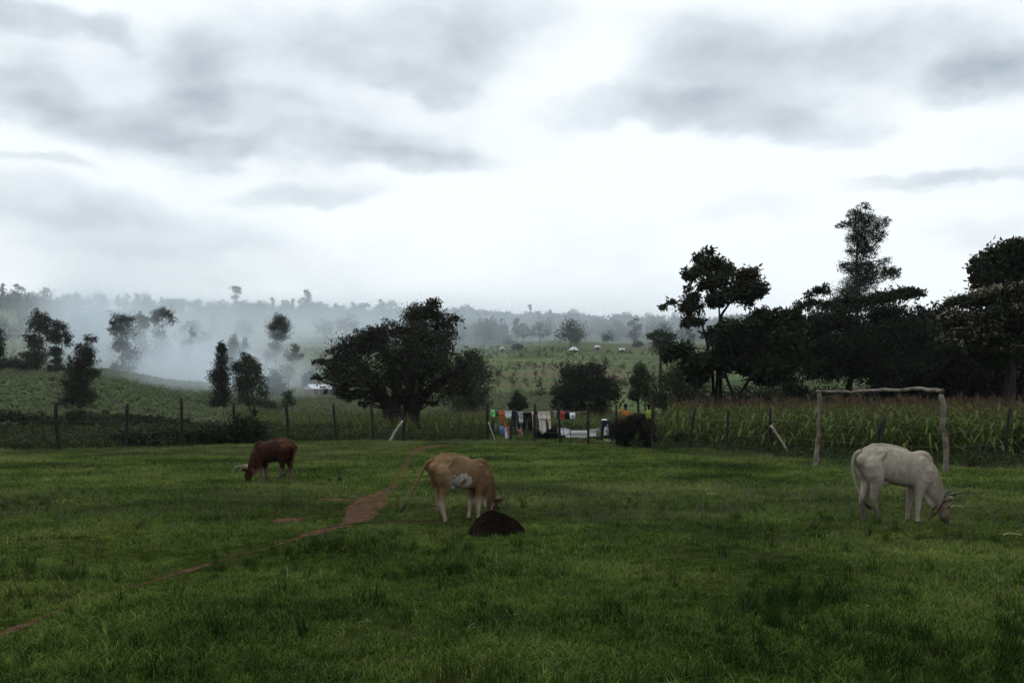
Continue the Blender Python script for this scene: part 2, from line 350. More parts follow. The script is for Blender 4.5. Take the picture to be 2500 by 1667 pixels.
def build_path():
    m, n = len(PATH), 9
    T = np.gradient(PATH[:, :2], axis=0); T /= np.linalg.norm(T, axis=1)[:, None]; S = np.stack([-T[:, 1], T[:, 0]], 1)
    V = []
    for i in range(m):
        wl_, wr_ = [PATH[i, 2] * (1.12 + .28 * float(vnoise(PATH[i, 0] * 3.1 + o, PATH[i, 1] * 2.3, o)) + .12 * float(vnoise(PATH[i, 0] * 9 + o, PATH[i, 1] * 8, 2 + o))) for o in (0, 5)]
        worn = math.exp(-((PATH[i, 1] - 17.6) / 2.2) ** 2); br = max(.3 if PATH[i, 1] < 17 else .7, min(1.1, .5 + .95 * float(vnoise(i * .31, i * .17, 2)))); kk = worn + (1 - worn) * br; wl_ *= kk; wr_ *= kk; PATH[i, 2] *= kk
        for k in np.linspace(-1, 1, n):
            p = PATH[i, :2] + S[i] * k * (wr_ if k > 0 else wl_)
            V.append((p[0], p[1], float(zg(p[0], p[1])) + .012 - .016 * abs(k) ** 4))
    Q = [(i * n + j, (i + 1) * n + j, (i + 1) * n + j + 1, i * n + j + 1) for i in range(m - 1) for j in range(n - 1)]
    me = mesh('dirt_path', V, Q, M['soil'], True); at = me.attributes.new('edge', 'FLOAT', 'POINT'); at.data.foreach_set('value', np.tile(np.abs(np.linspace(-1, 1, n)) ** 2 * .75, m).astype(np.float32))
    obj('dirt_path', me, kind='structure')
    for (x, y, r, q) in SOIL_W:
        V = [(x, y, float(zg(x, y)) + .010)]; k = 26
        for ring in (.5, 1.0):
            for a in range(k):
                t = 2 * math.pi * a / k; s = ring * (1 + .18 * RNG.standard_normal()) if ring == 1 else ring
                px_, py_ = x + r * s * math.cos(t), y + q * 2.0 * s * math.sin(t); V.append((px_, py_, float(zg(px_, py_)) + (.010 if ring < 1 else .002)))
        Fc = [(0, 1 + a, 1 + (a + 1) % k) for a in range(k)] + [(1 + a, 1 + k + a, 1 + k + (a + 1) % k, 1 + (a + 1) % k) for a in range(k)]
        me = mesh('bare_soil', V, Fc, M['soil'], True); at = me.attributes.new('edge', 'FLOAT', 'POINT'); at.data.foreach_set('value', np.array([.1] + [.3] * k + [.8] * k, np.float32))
        obj('bare_soil', me, kind='structure')
build_path()
def path_dist(x, y):
    d = np.full(len(x), 9.0)
    for i in range(0, len(PATH), 2):
        d = np.minimum(d, np.hypot(x - PATH[i, 0], y - PATH[i, 1]) - PATH[i, 2])
    for (sx, sy, r, q) in SOIL_W: d = np.minimum(d, (np.hypot((x - sx) / r, (y - sy) / (2 * q)) - 1) * min(r, 2 * q))
    return d
def on_path(x, y, grow=0.0):
    return path_dist(x, y) < grow

# the fence line that closes the pasture: column -> distance
FENCE_PX = np.array([-1500, 143, 308, 443, 573, 702, 816, 909, 982, 1191, 1305, 1366, 1436, 1505, 1594, 1688, 1776, 1882, 2050, 2150, 2310, 2460, 2800, 4000.])
FENCE_D = np.array([38, 39.4, 42.5, 43.6, 46, 49, 48, 49.5, 48.9, 50, 48.9, 45.4, 44.5, 42.5, 40.0, 42, 39.5, 36.8, 34, 33, 31.5, 30.5, 29, 28.])
def fenceD(px): return np.interp(px, FENCE_PX, FENCE_D)

# ------------------------------------------------------------------ grass and other ground cover: uncountable, instanced blades
def grass_mat(name, dark, mid, pale, rough=.85):
    m, n, l, b = new_mat(name)
    g = N(n, 'ShaderNodeNewGeometry'); t = N(n, 'ShaderNodeTexNoise'); l.new(g.outputs['Position'], t.inputs['Vector']); t.inputs['Scale'].default_value = .26; t.inputs['Detail'].default_value = 6; t.inputs['Roughness'].default_value = .65
    t2 = N(n, 'ShaderNodeMapRange'); l.new(t.outputs['Fac'], t2.inputs[0]); t2.inputs[1].default_value = .3; t2.inputs[2].default_value = .7; t2.inputs[3].default_value = .03; t2.inputs[4].default_value = .70
    oi = N(n, 'ShaderNodeObjectInfo')
    a = N(n, 'ShaderNodeMath', operation='MULTIPLY_ADD'); l.new(oi.outputs['Random'], a.inputs[0]); a.inputs[1].default_value = .24; l.new(t2.outputs[0], a.inputs[2])
    c = N(n, 'ShaderNodeMath', operation='MULTIPLY_ADD'); l.new(g.outputs['Random Per Island'], c.inputs[0]); c.inputs[1].default_value = .40; l.new(a.outputs[0], c.inputs[2])
    r = N(n, 'ShaderNodeValToRGB'); l.new(c.outputs[0], r.inputs[0]); e = r.color_ramp.elements
    e[0].position, e[0].color = .40, (*dark, 1); e[1].position, e[1].color = 1.0, (*pale, 1); k = e.new(.70); k.color = (*mid, 1)
    l.new(r.outputs[0], b.inputs['Base Color']); b.inputs['Roughness'].default_value = rough; b.inputs['Specular IOR Level'].default_value = .04
    tr = N(n, 'ShaderNodeBsdfTranslucent'); l.new(r.outputs[0], tr.inputs[0]); mx = N(n, 'ShaderNodeMixShader'); mx.inputs[0].default_value = .3
    l.new(b.outputs[0], mx.inputs[1]); l.new(tr.outputs[0], mx.inputs[2]); l.new(mx.outputs[0], n['Material Output'].inputs[0])
    return m
M['grass'] = grass_mat('grass_blade', (.012, .027, .006), (.064, .112, .018), (.180, .210, .056))
M['tall'] = grass_mat('tall_blade', (.006, .014, .003), (.018, .036, .005), (.05, .065, .014))
M['seed'] = grass_mat('seed_stem', (.055, .055, .030), (.085, .082, .05), (.14, .13, .085))
M['straw'] = mat('straw', (.30, .26, .17), .8, .3, 30)
def blades(rng, n, spread, h, w, lean, seg=3):
    V, Fc = [], []
    for i in range(n):
        a = rng.uniform(0, 2 * math.pi); r = spread * math.sqrt(rng.uniform()); x, y = r * math.cos(a), r * math.sin(a)
        hh = h * rng.uniform(.45, 1.1); d = rng.uniform(0, 2 * math.pi); ln = lean * rng.uniform(.2, 1.3) * hh; s = np.array([-math.sin(d), math.cos(d), 0]) * w * rng.uniform(.7, 1.3)
        base = len(V)
        for k in range(seg):
            t = k / seg; p = np.array([x + math.cos(d) * ln * t * t, y + math.sin(d) * ln * t * t, hh * (t - .18 * lean * t * t)]); ww = s * (1 - t * .75)
            V += [p - ww, p + ww]
        V.append(np.array([x + math.cos(d) * ln, y + math.sin(d) * ln, hh * (1 - .3 * lean)]))
        for k in range(seg - 1): Fc.append((base + 2 * k, base + 2 * k + 1, base + 2 * k + 3, base + 2 * k + 2))
        Fc.append((base + 2 * seg - 2, base + 2 * seg - 1, base + 2 * seg))
    return np.array(V), Fc
def protos(colname, meshes):
    c = bpy.data.collections.new(colname)
    for me in meshes: c.objects.link(bpy.data.objects.new(me.name, me))
    return c
_gn = {}
def gn_tree(col):
    if col.name in _gn: return _gn[col.name]
    t = bpy.data.node_groups.new('scatter_' + col.name, 'GeometryNodeTree'); t.is_modifier = True
    t.interface.new_socket('Geometry', in_out='INPUT', socket_type='NodeSocketGeometry'); t.interface.new_socket('Geometry', in_out='OUTPUT', socket_type='NodeSocketGeometry')
    n, l = t.nodes, t.links
    gi, go = N(n, 'NodeGroupInput'), N(n, 'NodeGroupOutput'); ip = N(n, 'GeometryNodeInstanceOnPoints'); ci = N(n, 'GeometryNodeCollectionInfo')
    ci.inputs['Collection'].default_value = col; ci.inputs['Separate Children'].default_value = True; ci.inputs['Reset Children'].default_value = True
    def at(nm, ty, sock):
        a = N(n, 'GeometryNodeInputNamedAttribute', data_type=ty); a.inputs['Name'].default_value = nm; l.new(a.outputs['Attribute'], sock)
    l.new(gi.outputs[0], ip.inputs['Points']); l.new(ci.outputs[0], ip.inputs['Instance']); ip.inputs['Pick Instance'].default_value = True
    at('pick', 'INT', ip.inputs['Instance Index']); at('turn', 'FLOAT_VECTOR', ip.inputs['Rotation']); at('size', 'FLOAT_VECTOR', ip.inputs['Scale'])
    l.new(ip.outputs[0], go.inputs[0]); _gn[col.name] = t
    return t
def scatter(name, col, x, y, size, rng, npick, tilt=.12, dz=-.01, hz=None):
    n = len(x); P = np.stack([x, y, zg(x, y) + dz], 1)
    me = bpy.data.meshes.new(name); me.from_pydata(P.astype(np.float32), [], [])
    a = me.attributes.new('pick', 'INT', 'POINT'); a.data.foreach_set('value', rng.integers(0, npick, n).astype(np.int32))
    a = me.attributes.new('turn', 'FLOAT_VECTOR', 'POINT'); a.data.foreach_set('vector', np.stack([rng.normal(0, tilt, n), rng.normal(0, tilt, n), rng.uniform(0, 6.28, n)], 1).astype(np.float32).ravel())
    a = me.attributes.new('size', 'FLOAT_VECTOR', 'POINT'); s = np.stack([size, size, size * (hz if hz is not None else 1)], 1); a.data.foreach_set('vector', s.astype(np.float32).ravel())
    o = obj(name, me, kind='stuff'); md = o.modifiers.new('scatter', 'NODES'); md.node_group = gn_tree(col)
    return o
def sample(rng, d0, d1, dens, px0=-500, px1=3000):
    """points spread evenly over the ground between two distances"""
    a0, a1 = (px0 - CX) / F, (px1 - CX) / F; n = int(dens * .5 * (d1 * d1 - d0 * d0) * (a1 - a0))
    D = np.sqrt(rng.uniform(d0 * d0, d1 * d1, n)); u = rng.uniform(a0, a1, n); return D * u, D
def build_grass():
    r = np.random.default_rng(11)
    short = protos('short_tufts', [mesh('short_tuft', *blades(r, 26, .085, .075, .0034, 1.0), M['grass']) for _ in range(6)])
    far = protos('far_tufts', [mesh('far_tuft', *blades(r, 26, .16, .075, .0075, .9, 2), M['grass']) for _ in range(5)])
    tall = protos('tall_tufts', [mesh('tall_tuft', *blades(r, 22, .07, .30, .0040, .7), M['tall']) for _ in range(5)])
    seed = protos('seed_tufts', [mesh('seed_tuft', *blades(r, 12, .12, .26, .0016, .35, 2), M['seed']) for _ in range(4)])
    straw = protos('straw_bits', [mesh('straw_bit', *blades(r, 3, .04, .18, .0030, 2.2), M['straw']) for _ in range(4)])
    def inside(x, y, grow): px = CX + F * x / y; return (y < fenceD(px) + 1.0) & ~on_path(x, y, grow)
    def emit(name, col, npick, parts, szf, grow=.02, keep=None, tilt=.15):
        X, Y = np.concatenate([p[0] for p in parts]), np.concatenate([p[1] for p in parts])
        pd = path_dist(X, Y); k = inside(X, Y, -99) & (r.uniform(size=len(X)) < (keep(X, Y) if keep else 1)) & (pd > grow + r.normal(-.03, .07, len(X)) - .5 * (r.uniform(size=len(X)) < .24)); X, Y, pd = X[k], Y[k], pd[k]
        scatter(name, col, X, Y, szf(X, Y) * np.clip(.55 + .9 * pd, .4, 1), r, npick, tilt)
    h = lambda x, y: (1.0 + .35 * vnoise(x * .9, y * .9, 4) + .22 * vnoise(x * 2.7, y * 2.7, 6)) * r.uniform(.7, 1.25, len(x))
    emit('grass', short, 6, [sample(r, 5, 12, 190, -300, 2800), sample(r, 12, 19, 95, -300, 2800)], h)
    emit('grass', far, 5, [sample(r, 18, 28, 62, -400, 2900), sample(r, 28, 52, 34, -400, 2900)], lambda x, y: 1.1 * h(x, y))
    dens = lambda x, y: np.clip(.10 + .75 * (vnoise(x * .8, y * .55, 8) > .28) * (vnoise(x * 2.1, y * 1.7, 9) > -.2), 0, 1)
    emit('tall_grass', tall, 5, [sample(r, 5, 11, 40, -300, 2800), sample(r, 11, 20, 12, -300, 2800), sample(r, 20, 50, 3.0)], lambda x, y: r.uniform(.45, 1.0, len(x)) * np.clip(1.25 - y / 40, .7, 1.2), .08, dens)
    sden = lambda x, y: np.clip(.12 + .9 * np.clip((vnoise(x * .22, y * .22, 12) + .15) * 1.6, 0, 1) * np.clip((y - 9) / 10, .25, 1), 0, 1)
    emit('seeding_grass', seed, 4, [sample(r, 6, 16, 16), sample(r, 16, 30, 34), sample(r, 30, 52, 26)], lambda x, y: r.uniform(.6, 1.1, len(x)), .05, sden)
    emit('dry_grass', straw, 4, [sample(r, 5, 14, .7), sample(r, 14, 45, .25)], lambda x, y: r.uniform(.35, .8, len(x)), .0, None, .5)
build_grass()

# ------------------------------------------------------------------ trees: trunk and limbs as tubes, crown as many single leaves
def leaf_quads(C, size, rng, asp=.42, droop=.35, bias=None):
    n = len(C); d = rng.standard_normal((n, 3)); d[:, 2] -= droop
    if bias is not None: d += bias
    d /= np.linalg.norm(d, axis=1)[:, None] + 1e-9
    s = np.cross(d, rng.standard_normal((n, 3))); s /= np.linalg.norm(s, axis=1)[:, None] + 1e-9
    L = (size * rng.uniform(.65, 1.3, n))[:, None]; w = s * L * asp * .5
    V = np.stack([C, C + d * L * .45 + w, C + d * L, C + d * L * .45 - w], 1).reshape(-1, 3)
    return V, np.arange(4 * n).reshape(-1, 4)
def crown_points(lobes, rng, n, clump=.24, shell=.55, per=14):
    """leaf places: clumps spread through the lobes, leaves round each clump; returns places and clump centres"""
    L = np.array(lobes, float); vol = (L[:, 3] * L[:, 4] * L[:, 5]) ** (2 / 3); k = vol / vol.sum()
    C, R = [], []
    for lb, q in zip(L, k):
        m = max(3, int(q * n / per)); d = rng.standard_normal((m, 3)); d /= np.linalg.norm(d, axis=1)[:, None]
        rr = shell + (1 - shell) * rng.uniform(size=m) ** .6; rr *= rng.uniform(.55, 1.08, m) ** .5; out = rng.uniform(size=m) < .13; rr = np.where(out, rng.uniform(1.0, 1.2, m), rr)
        C.append(lb[:3] + d * rr[:, None] * lb[3:6]); R.append(np.full(m, clump * min(lb[3:6])) * rng.uniform(.6, 1.5, m))
    C, R = np.concatenate(C), np.concatenate(R)
    pick = np.repeat(np.arange(len(C)), per)
    P = C[pick] + rng.standard_normal((len(pick), 3)) * R[pick][:, None] * np.array([1, 1, .7])
    return P, C
def limb(p0, p1, rng, bow=.12, n=6):
    p0, p1 = np.array(p0, float), np.array(p1, float); L = np.linalg.norm(p1 - p0); t = np.linspace(0, 1, n)[:, None]
    off = rng.standard_normal(3) * bow * L; off[2] += .10 * L
    return p0 + (p1 - p0) * t + np.sin(t * math.pi) * off * .6 + rng.standard_normal((n, 3)) * .012 * L * np.sin(t * math.pi)
def tree(name, label, D, base_px, lobes_px, leaf, n, lmat, trunk_r, stems=None, group=None, seed=0, asp=.42, droop=.35, bmat='bark', depth=.75, clump=.26, shell=.3, per=14, extra=None, base_z=None, cat='tree', backs=True):
    """lobes_px: crown masses (column, row, half width, half height) as seen from the camera; each gets its own depth"""
    rng = np.random.default_rng(seed + 100); b = G(base_px, D)
    if D > 98: lobes_px = [(a, c, d, e * 1.3) for a, c, d, e in lobes_px]
    if base_z is not None: b[2] = base_z
    root = thing(name, label, cat, b, group=group)
    s = D / F; span = max(l[0] + l[2] for l in lobes_px) - min(l[0] - l[2] for l in lobes_px)
    lobes = []
    for i, (px, py, rx, ry) in enumerate(lobes_px):
        c = W(px, py, D) - b; rd = .5 * (rx + max(ry, .6 * rx)) * s
        room = max(0, span * s * .5 * depth - abs(px - base_px) * s * .45); off = rng.uniform(-1, 1) * room * .55
        c[1] += off; lobes.append((*c, rx * s, rd, ry * s))
        if backs and rx * s > .35 and room > rd:            # the crown goes round: masses on the far and the near side too
            for sg in (-1, 1):
                q = np.array(lobes[-1]); q[1] = sg * room * rng.uniform(.45, .85); q[0] += rng.normal(0, .15) * rx * s; q[3:] *= .82; lobes.append(tuple(q))
    P, C = crown_points(lobes, rng, n, clump, shell, per)
    keep = P[:, 2] > .05; P = P[keep]
    V, Q = leaf_quads(P, leaf, rng, asp, droop)
    mb = MB(); zs = max(l[2] for l in lobes)
    if stems is None:
        t0 = np.array([0, 0, -.15]); lo = min(l[2] - l[5] * .3 for l in lobes); lo = max(lo, .18 * zs)
        t1 = np.array([np.mean([l[0] for l in lobes]) * .35, 0, lo]); t2 = np.array([np.mean([l[0] for l in lobes[:max(1, len(lobes) // 3)]]) * .8, 0, zs * .86])
        stems = [spline([t0, t1, t2], 8)]
    else: stems = [spline([W(px, py, D) + np.array([0, dy, 0]) - b for (px, py, dy) in st], 9) for st in stems]
    nodes = []
    for k, st in enumerate(stems):
        m = len(st); rr = trunk_r * (1 if k == 0 else .8) * np.linspace(1, .22, m); rr[0] *= 1.35
        st = np.array(st); st[0, 2] = min(st[0, 2], -.15)
        mb.tube(st, rr, 9, wob=.05, rng=rng); nodes += [(p, r) for p, r in zip(st[1:], rr[1:])]
    NP = np.array([p for p, _ in nodes]); NR = np.array([r for _, r in nodes])
    for l in lobes:
        c = np.array(l[:3]); dd = np.linalg.norm(NP - c, axis=1) + 2.0 * np.maximum(0, NP[:, 2] - c[2]); i = int(np.argmin(dd))
        if dd[i] > .3 * l[3]:
            p = limb(NP[i], c, rng); r0 = min(NR[i] * .6, .03 + .02 * np.linalg.norm(NP[i] - c)); mb.tube(p, np.linspace(r0, r0 * .35, len(p)), 6, rng=rng)
        near = C[(np.abs(C - c) < np.array(l[3:6]) * 1.1).all(1)]
        far_ = near[np.argsort(-np.linalg.norm((near - c) / np.array(l[3:6]), axis=1))[:max(6, len(near) // 3)]] if len(near) else near
        for q in far_[rng.permutation(len(far_))[:8]]:
            p = limb(c, q, rng, n=4); mb.tube(p, np.linspace(trunk_r * .11 + .006, .006, 4), 4, rng=rng)
    obj('trunk', mb.mesh('trunk', M[bmat], True), root)
    obj('crown', mesh('crown', V, Q, M[lmat]), root)
    if extra: extra(root, lobes, rng, C)
    return root

def near_trees():
    T = tree
    T('fig_tree', 'broad dark spreading tree with thick trunk beside the pasture gate', 62, 972,
      [(810, 905, 42, 42), (835, 862, 38, 36), (880, 848, 48, 40), (860, 920, 58, 46), (920, 838, 52, 42), (960, 880, 80, 58), (1020, 858, 58, 58), (1060, 892, 58, 48), (1108, 917, 48, 42),
       (1138, 948, 28, 22), (1085, 952, 52, 26), (832, 955, 36, 22), (872, 965, 36, 16), (1000, 925, 66, 40), (920, 932, 58, 36), (786, 882, 20, 14), (775, 922, 16, 7), (1135, 885, 28, 30), (1000, 810, 40, 28), (1060, 830, 45, 28), (905, 826, 46, 26), (955, 808, 44, 28), (930, 972, 40, 14), (1015, 965, 46, 16), (1052, 982, 30, 9), (888, 985, 24, 7)],
      .17, 38000, 'leaf_dark', .62, [[(968, 1062, 0), (956, 1020, 0), (936, 975, .3), (880, 900, .8), (850, 860, 1)], [(985, 1062, .2), (998, 1005, 0), (1000, 950, 0), (1015, 880, -.5), (1010, 800, -.5)], [(985, 1040, .3), (1020, 980, .6), (1070, 930, .8), (1110, 910, 1)], [(965, 1030, -.2), (975, 960, -1), (960, 880, -1.4), (940, 840, -1)]], seed=1, clump=.15, depth=.8, shell=.3, per=22)
    T('young_tree', 'open leafy tree top rising above the broad dark tree', 66, 1010,
      [(1070, 775, 28, 24), (1040, 760, 32, 20), (1097, 792, 24, 22), (1008, 770, 20, 14), (1062, 738, 22, 12), (1082, 830, 32, 26), (1110, 775, 16, 10), (1020, 800, 25, 15), (1090, 862, 25, 20)],
      .30, 3000, 'leaf_olive', .22, [[(1010, 1060, 0), (1030, 930, 0), (1055, 840, 0), (1070, 770, 0), (1065, 745, 0)]], seed=2, asp=.36, clump=.28, shell=.2, per=9)
    T('round_tree', 'hazy rounded tree half hidden right behind the broad dark tree', 112, 1150,
      [(1150, 900, 40, 40), (1178, 935, 26, 44), (1120, 950, 40, 45), (1145, 980, 50, 28), (1160, 868, 20, 14)], .28, 9000, 'leaf_mid', .35, seed=3)
    T('hidden_tree', 'hazy tree crown seen behind the open top of the broad tree', 140, 1025,
      [(1012, 770, 30, 24), (1040, 800, 40, 40), (1080, 840, 25, 40), (1020, 840, 40, 40)], .35, 6000, 'leaf_mid', .35, seed=4)
    T('mango_tree', 'dense rounded dark green tree behind the right end of the clothesline', 88, 1428,
      [(1388, 908, 36, 26), (1440, 903, 44, 24), (1420, 950, 60, 48), (1376, 960, 32, 32), (1480, 945, 38, 38), (1500, 965, 20, 18), (1400, 985, 48, 24), (1460, 990, 44, 28), (1476, 1010, 24, 14), (1360, 985, 16, 16), (1440, 1005, 40, 18)], .22, 22000, 'leaf_dark', .4, seed=5, clump=.2)
    T('small_tree', 'small dark conical tree in the field above the hanging clothes', 78, 1264,
      [(1266, 976, 18, 14), (1254, 988, 16, 10), (1278, 988, 14, 9), (1262, 961, 9, 8), (1264, 996, 20, 6)], .16, 3200, 'leaf_dark', .09, seed=6)
    T('slender_tree', 'slender feathery tree with bare thin stem left of the tall forked tree', 84, 1558,
      [(1563, 900, 15, 18), (1550, 930, 17, 24), (1580, 920, 18, 24), (1560, 955, 24, 26), (1584, 960, 18, 22), (1545, 965, 12, 16)], .2, 4800, 'leaf_mid', .13, seed=7, clump=.26)
    T('thicket_tree', 'bushy hazy green tree between slender tree and tall forked tree', 80, 1650,
      [(1620, 930, 33, 32), (1652, 908, 28, 26), (1662, 950, 38, 38), (1610, 970, 30, 30), (1640, 992, 50, 24), (1700, 960, 38, 44), (1720, 998, 48, 22)], .22, 9000, 'leaf_mid', .2, seed=8)
    T('thicket_tree', 'dim thicket closing the gap under the forked tree', 70, 1830, [(1760, 985, 50, 34), (1830, 975, 50, 40), (1890, 980, 46, 38), (1960, 985, 50, 38), (2040, 980, 50, 38), (2110, 980, 50, 36)], .24, 18000, 'leaf_dark', .15, seed=28)
    T('umbrella_tree', 'flat topped hazy tree peeping out left of the tall forked tree', 150, 1612,
      [(1610, 816, 28, 9), (1590, 820, 20, 7), (1635, 822, 22, 8), (1612, 840, 30, 18), (1640, 850, 25, 30)], .35, 3600, 'leaf_far', .3, seed=9)
    T('slim_tree', 'tall slim tree with open crown and pale forked upper branches against sky', 54, 1738,
      [(1716, 622, 18, 12), (1729, 646, 33, 20), (1767, 662, 22, 17), (1694, 668, 24, 14), (1741, 686, 35, 20), (1824, 674, 27, 20), (1843, 708, 27, 22), (1800, 714, 36, 24), (1754, 730, 32, 16), (1688, 749, 27, 16), (1690, 727, 22, 11), (1646, 736, 15, 8), (1624, 748, 13, 5), (1678, 706, 9, 9), (1694, 784, 27, 11), (1828, 738, 14, 14)],
      .27, 11000, 'leaf_olive', .11, [[(1738, 1068, 0), (1745, 980, 0), (1754, 900, 0), (1756, 800, 0), (1757, 770, 0), (1752, 730, 0), (1735, 660, 0)], [(1757, 775, 0), (1772, 755, .2), (1800, 720, .5), (1826, 690, .6)], [(1748, 950, 0), (1722, 830, -.3), (1705, 780, -.3), (1690, 745, -.4)]], seed=10, clump=.26, shell=.25, asp=.4, per=10)
    T('forked_tree', 'dark broad leaved tree with low forked trunk behind the maize', 52, 1797,
      [(1655, 856, 33, 17), (1628, 868, 15, 17), (1697, 886, 32, 30), (1703, 918, 30, 18), (1773, 812, 34, 27), (1805, 798, 28, 18), (1811, 842, 46, 33), (1754, 836, 28, 28), (1850, 773, 25, 18), (1869, 800, 25, 24), (1894, 836, 26, 26), (1856, 868, 36, 30), (1831, 893, 36, 24), (1869, 918, 34, 24), (1789, 884, 36, 24), (1740, 880, 28, 24)],
      .28, 22000, 'leaf_dark', .13, [[(1797, 1072, 0), (1797, 1010, 0), (1794, 975, 0), (1776, 930, 0), (1765, 880, .3), (1720, 850, .4)], [(1796, 978, 0), (1826, 935, .2), (1850, 880, .4), (1865, 810, .6)]], seed=11, clump=.22, asp=.4, per=11)
    T('shrubby_tree', 'leafy tree with large upright leaves between forked tree and dark grove', 50, 1910,
      [(1886, 764, 14, 10), (1927, 772, 22, 15), (1917, 798, 34, 24), (1943, 790, 20, 18), (1917, 824, 36, 30), (1930, 860, 40, 30), (1900, 900, 40, 30)], .28, 7500, 'leaf_dark', .08, seed=12, droop=-.3, asp=.42, clump=.3, shell=.2, per=9)
    T('acacia_tree', 'wide flat layered dark tree behind the wooden goal', 58, 2080,
      [(1992, 712, 26, 14), (1969, 742, 26, 13), (2034, 742, 44, 18), (2114, 735, 52, 22), (2191, 718, 44, 18), (2225, 720, 26, 11), (2168, 764, 62, 28), (2053, 780, 74, 32), (1977, 800, 34, 34), (1957, 848, 46, 36), (2034, 848, 74, 44), (2130, 826, 74, 48), (2225, 810, 64, 42), (2130, 892, 90, 44), (2015, 893, 72, 40), (2210, 880, 80, 50)],
      .22, 60000, 'leaf_dark', .28, [[(2080, 1060, 0), (2070, 960, 0), (2090, 880, 0), (2100, 820, 0)]], seed=13, clump=.24, asp=.36, depth=.7, shell=.15)
    T('grove_tree', 'black shaded tree filling the grove right of the goal', 62, 2300,
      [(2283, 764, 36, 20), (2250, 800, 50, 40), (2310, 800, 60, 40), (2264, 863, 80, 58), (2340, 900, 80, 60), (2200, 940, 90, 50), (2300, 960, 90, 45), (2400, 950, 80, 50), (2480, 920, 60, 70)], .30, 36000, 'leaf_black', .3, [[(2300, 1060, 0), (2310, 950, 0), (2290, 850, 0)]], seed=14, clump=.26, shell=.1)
    T('eucalyptus_tree', 'tall wispy eucalyptus rising above the dark grove', 88, 2100,
      [(2099, 513, 20, 15), (2084, 538, 22, 18), (2114, 546, 30, 27), (2153, 546, 18, 14), (2050, 552, 14, 9), (2091, 580, 32, 27), (2130, 580, 22, 23), (2084, 610, 23, 23), (2114, 614, 19, 19), (2084, 648, 33, 27), (2137, 646, 19, 18), (2107, 672, 48, 32), (2168, 662, 22, 16), (2183, 668, 12, 18), (2090, 710, 50, 40)],
      .17, 30000, 'leaf_dark', .2, [[(2100, 1060, 0), (2095, 850, 0), (2092, 700, 0), (2092, 620, 0), (2098, 520, 0)]], seed=15, clump=.20, shell=.25, per=24, asp=.34, bmat='palebark', depth=.9)
    T('tall_grove_tree', 'tall dense dark tree at the right edge above the pale flowering tree', 50, 2470,
      [(2455, 608, 40, 17), (2428, 641, 54, 30), (2480, 641, 48, 38), (2396, 674, 24, 22), (2440, 690, 50, 30), (2520, 620, 40, 30), (2540, 680, 50, 40), (2500, 730, 60, 40)], .26, 20000, 'leaf_dark', .2, seed=16, clump=.28, shell=.15)
    def flowers(root, lobes, rng, C):
        L = np.array(lobes); zt = L[:, 2].max(); up = C[C[:, 2] > zt * .62]; up = up[rng.uniform(size=len(up)) < .5]
        P = np.repeat(up, 8, 0) + rng.standard_normal((len(up) * 8, 3)) * .09 + np.array([0, -.1, .12])
        V, Q = leaf_quads(P, .085, rng, .7, -.4); obj('blossom', mesh('blossom', V, Q, M['leaf_flower']), root)
    T('flowering_tree', 'tree with pale blossom on top at the right edge', 42, 2462,
      [(2352, 735, 32, 13), (2397, 726, 44, 20), (2455, 718, 52, 22), (2436, 772, 72, 34), (2340, 780, 44, 20), (2397, 818, 72, 34), (2474, 824, 50, 46), (2330, 830, 40, 25), (2540, 760, 60, 50), (2430, 870, 60, 30)],
      .22, 24000, 'leaf_dark', .14, [[(2455, 1090, 0), (2452, 980, 0), (2466, 890, 0), (2450, 800, 0), (2430, 740, 0)]], seed=17, clump=.22, extra=flowers)
    T('light_shrub', 'yellow green leafy bush glowing under the dark grove edge', 62, 1940,
      [(1935, 930, 26, 18), (1920, 950, 26, 18), (1950, 958, 26, 18), (1905, 968, 22, 12), (1960, 985, 40, 14)], .2, 3000, 'weed', .07, seed=18, cat='bush')
near_trees()

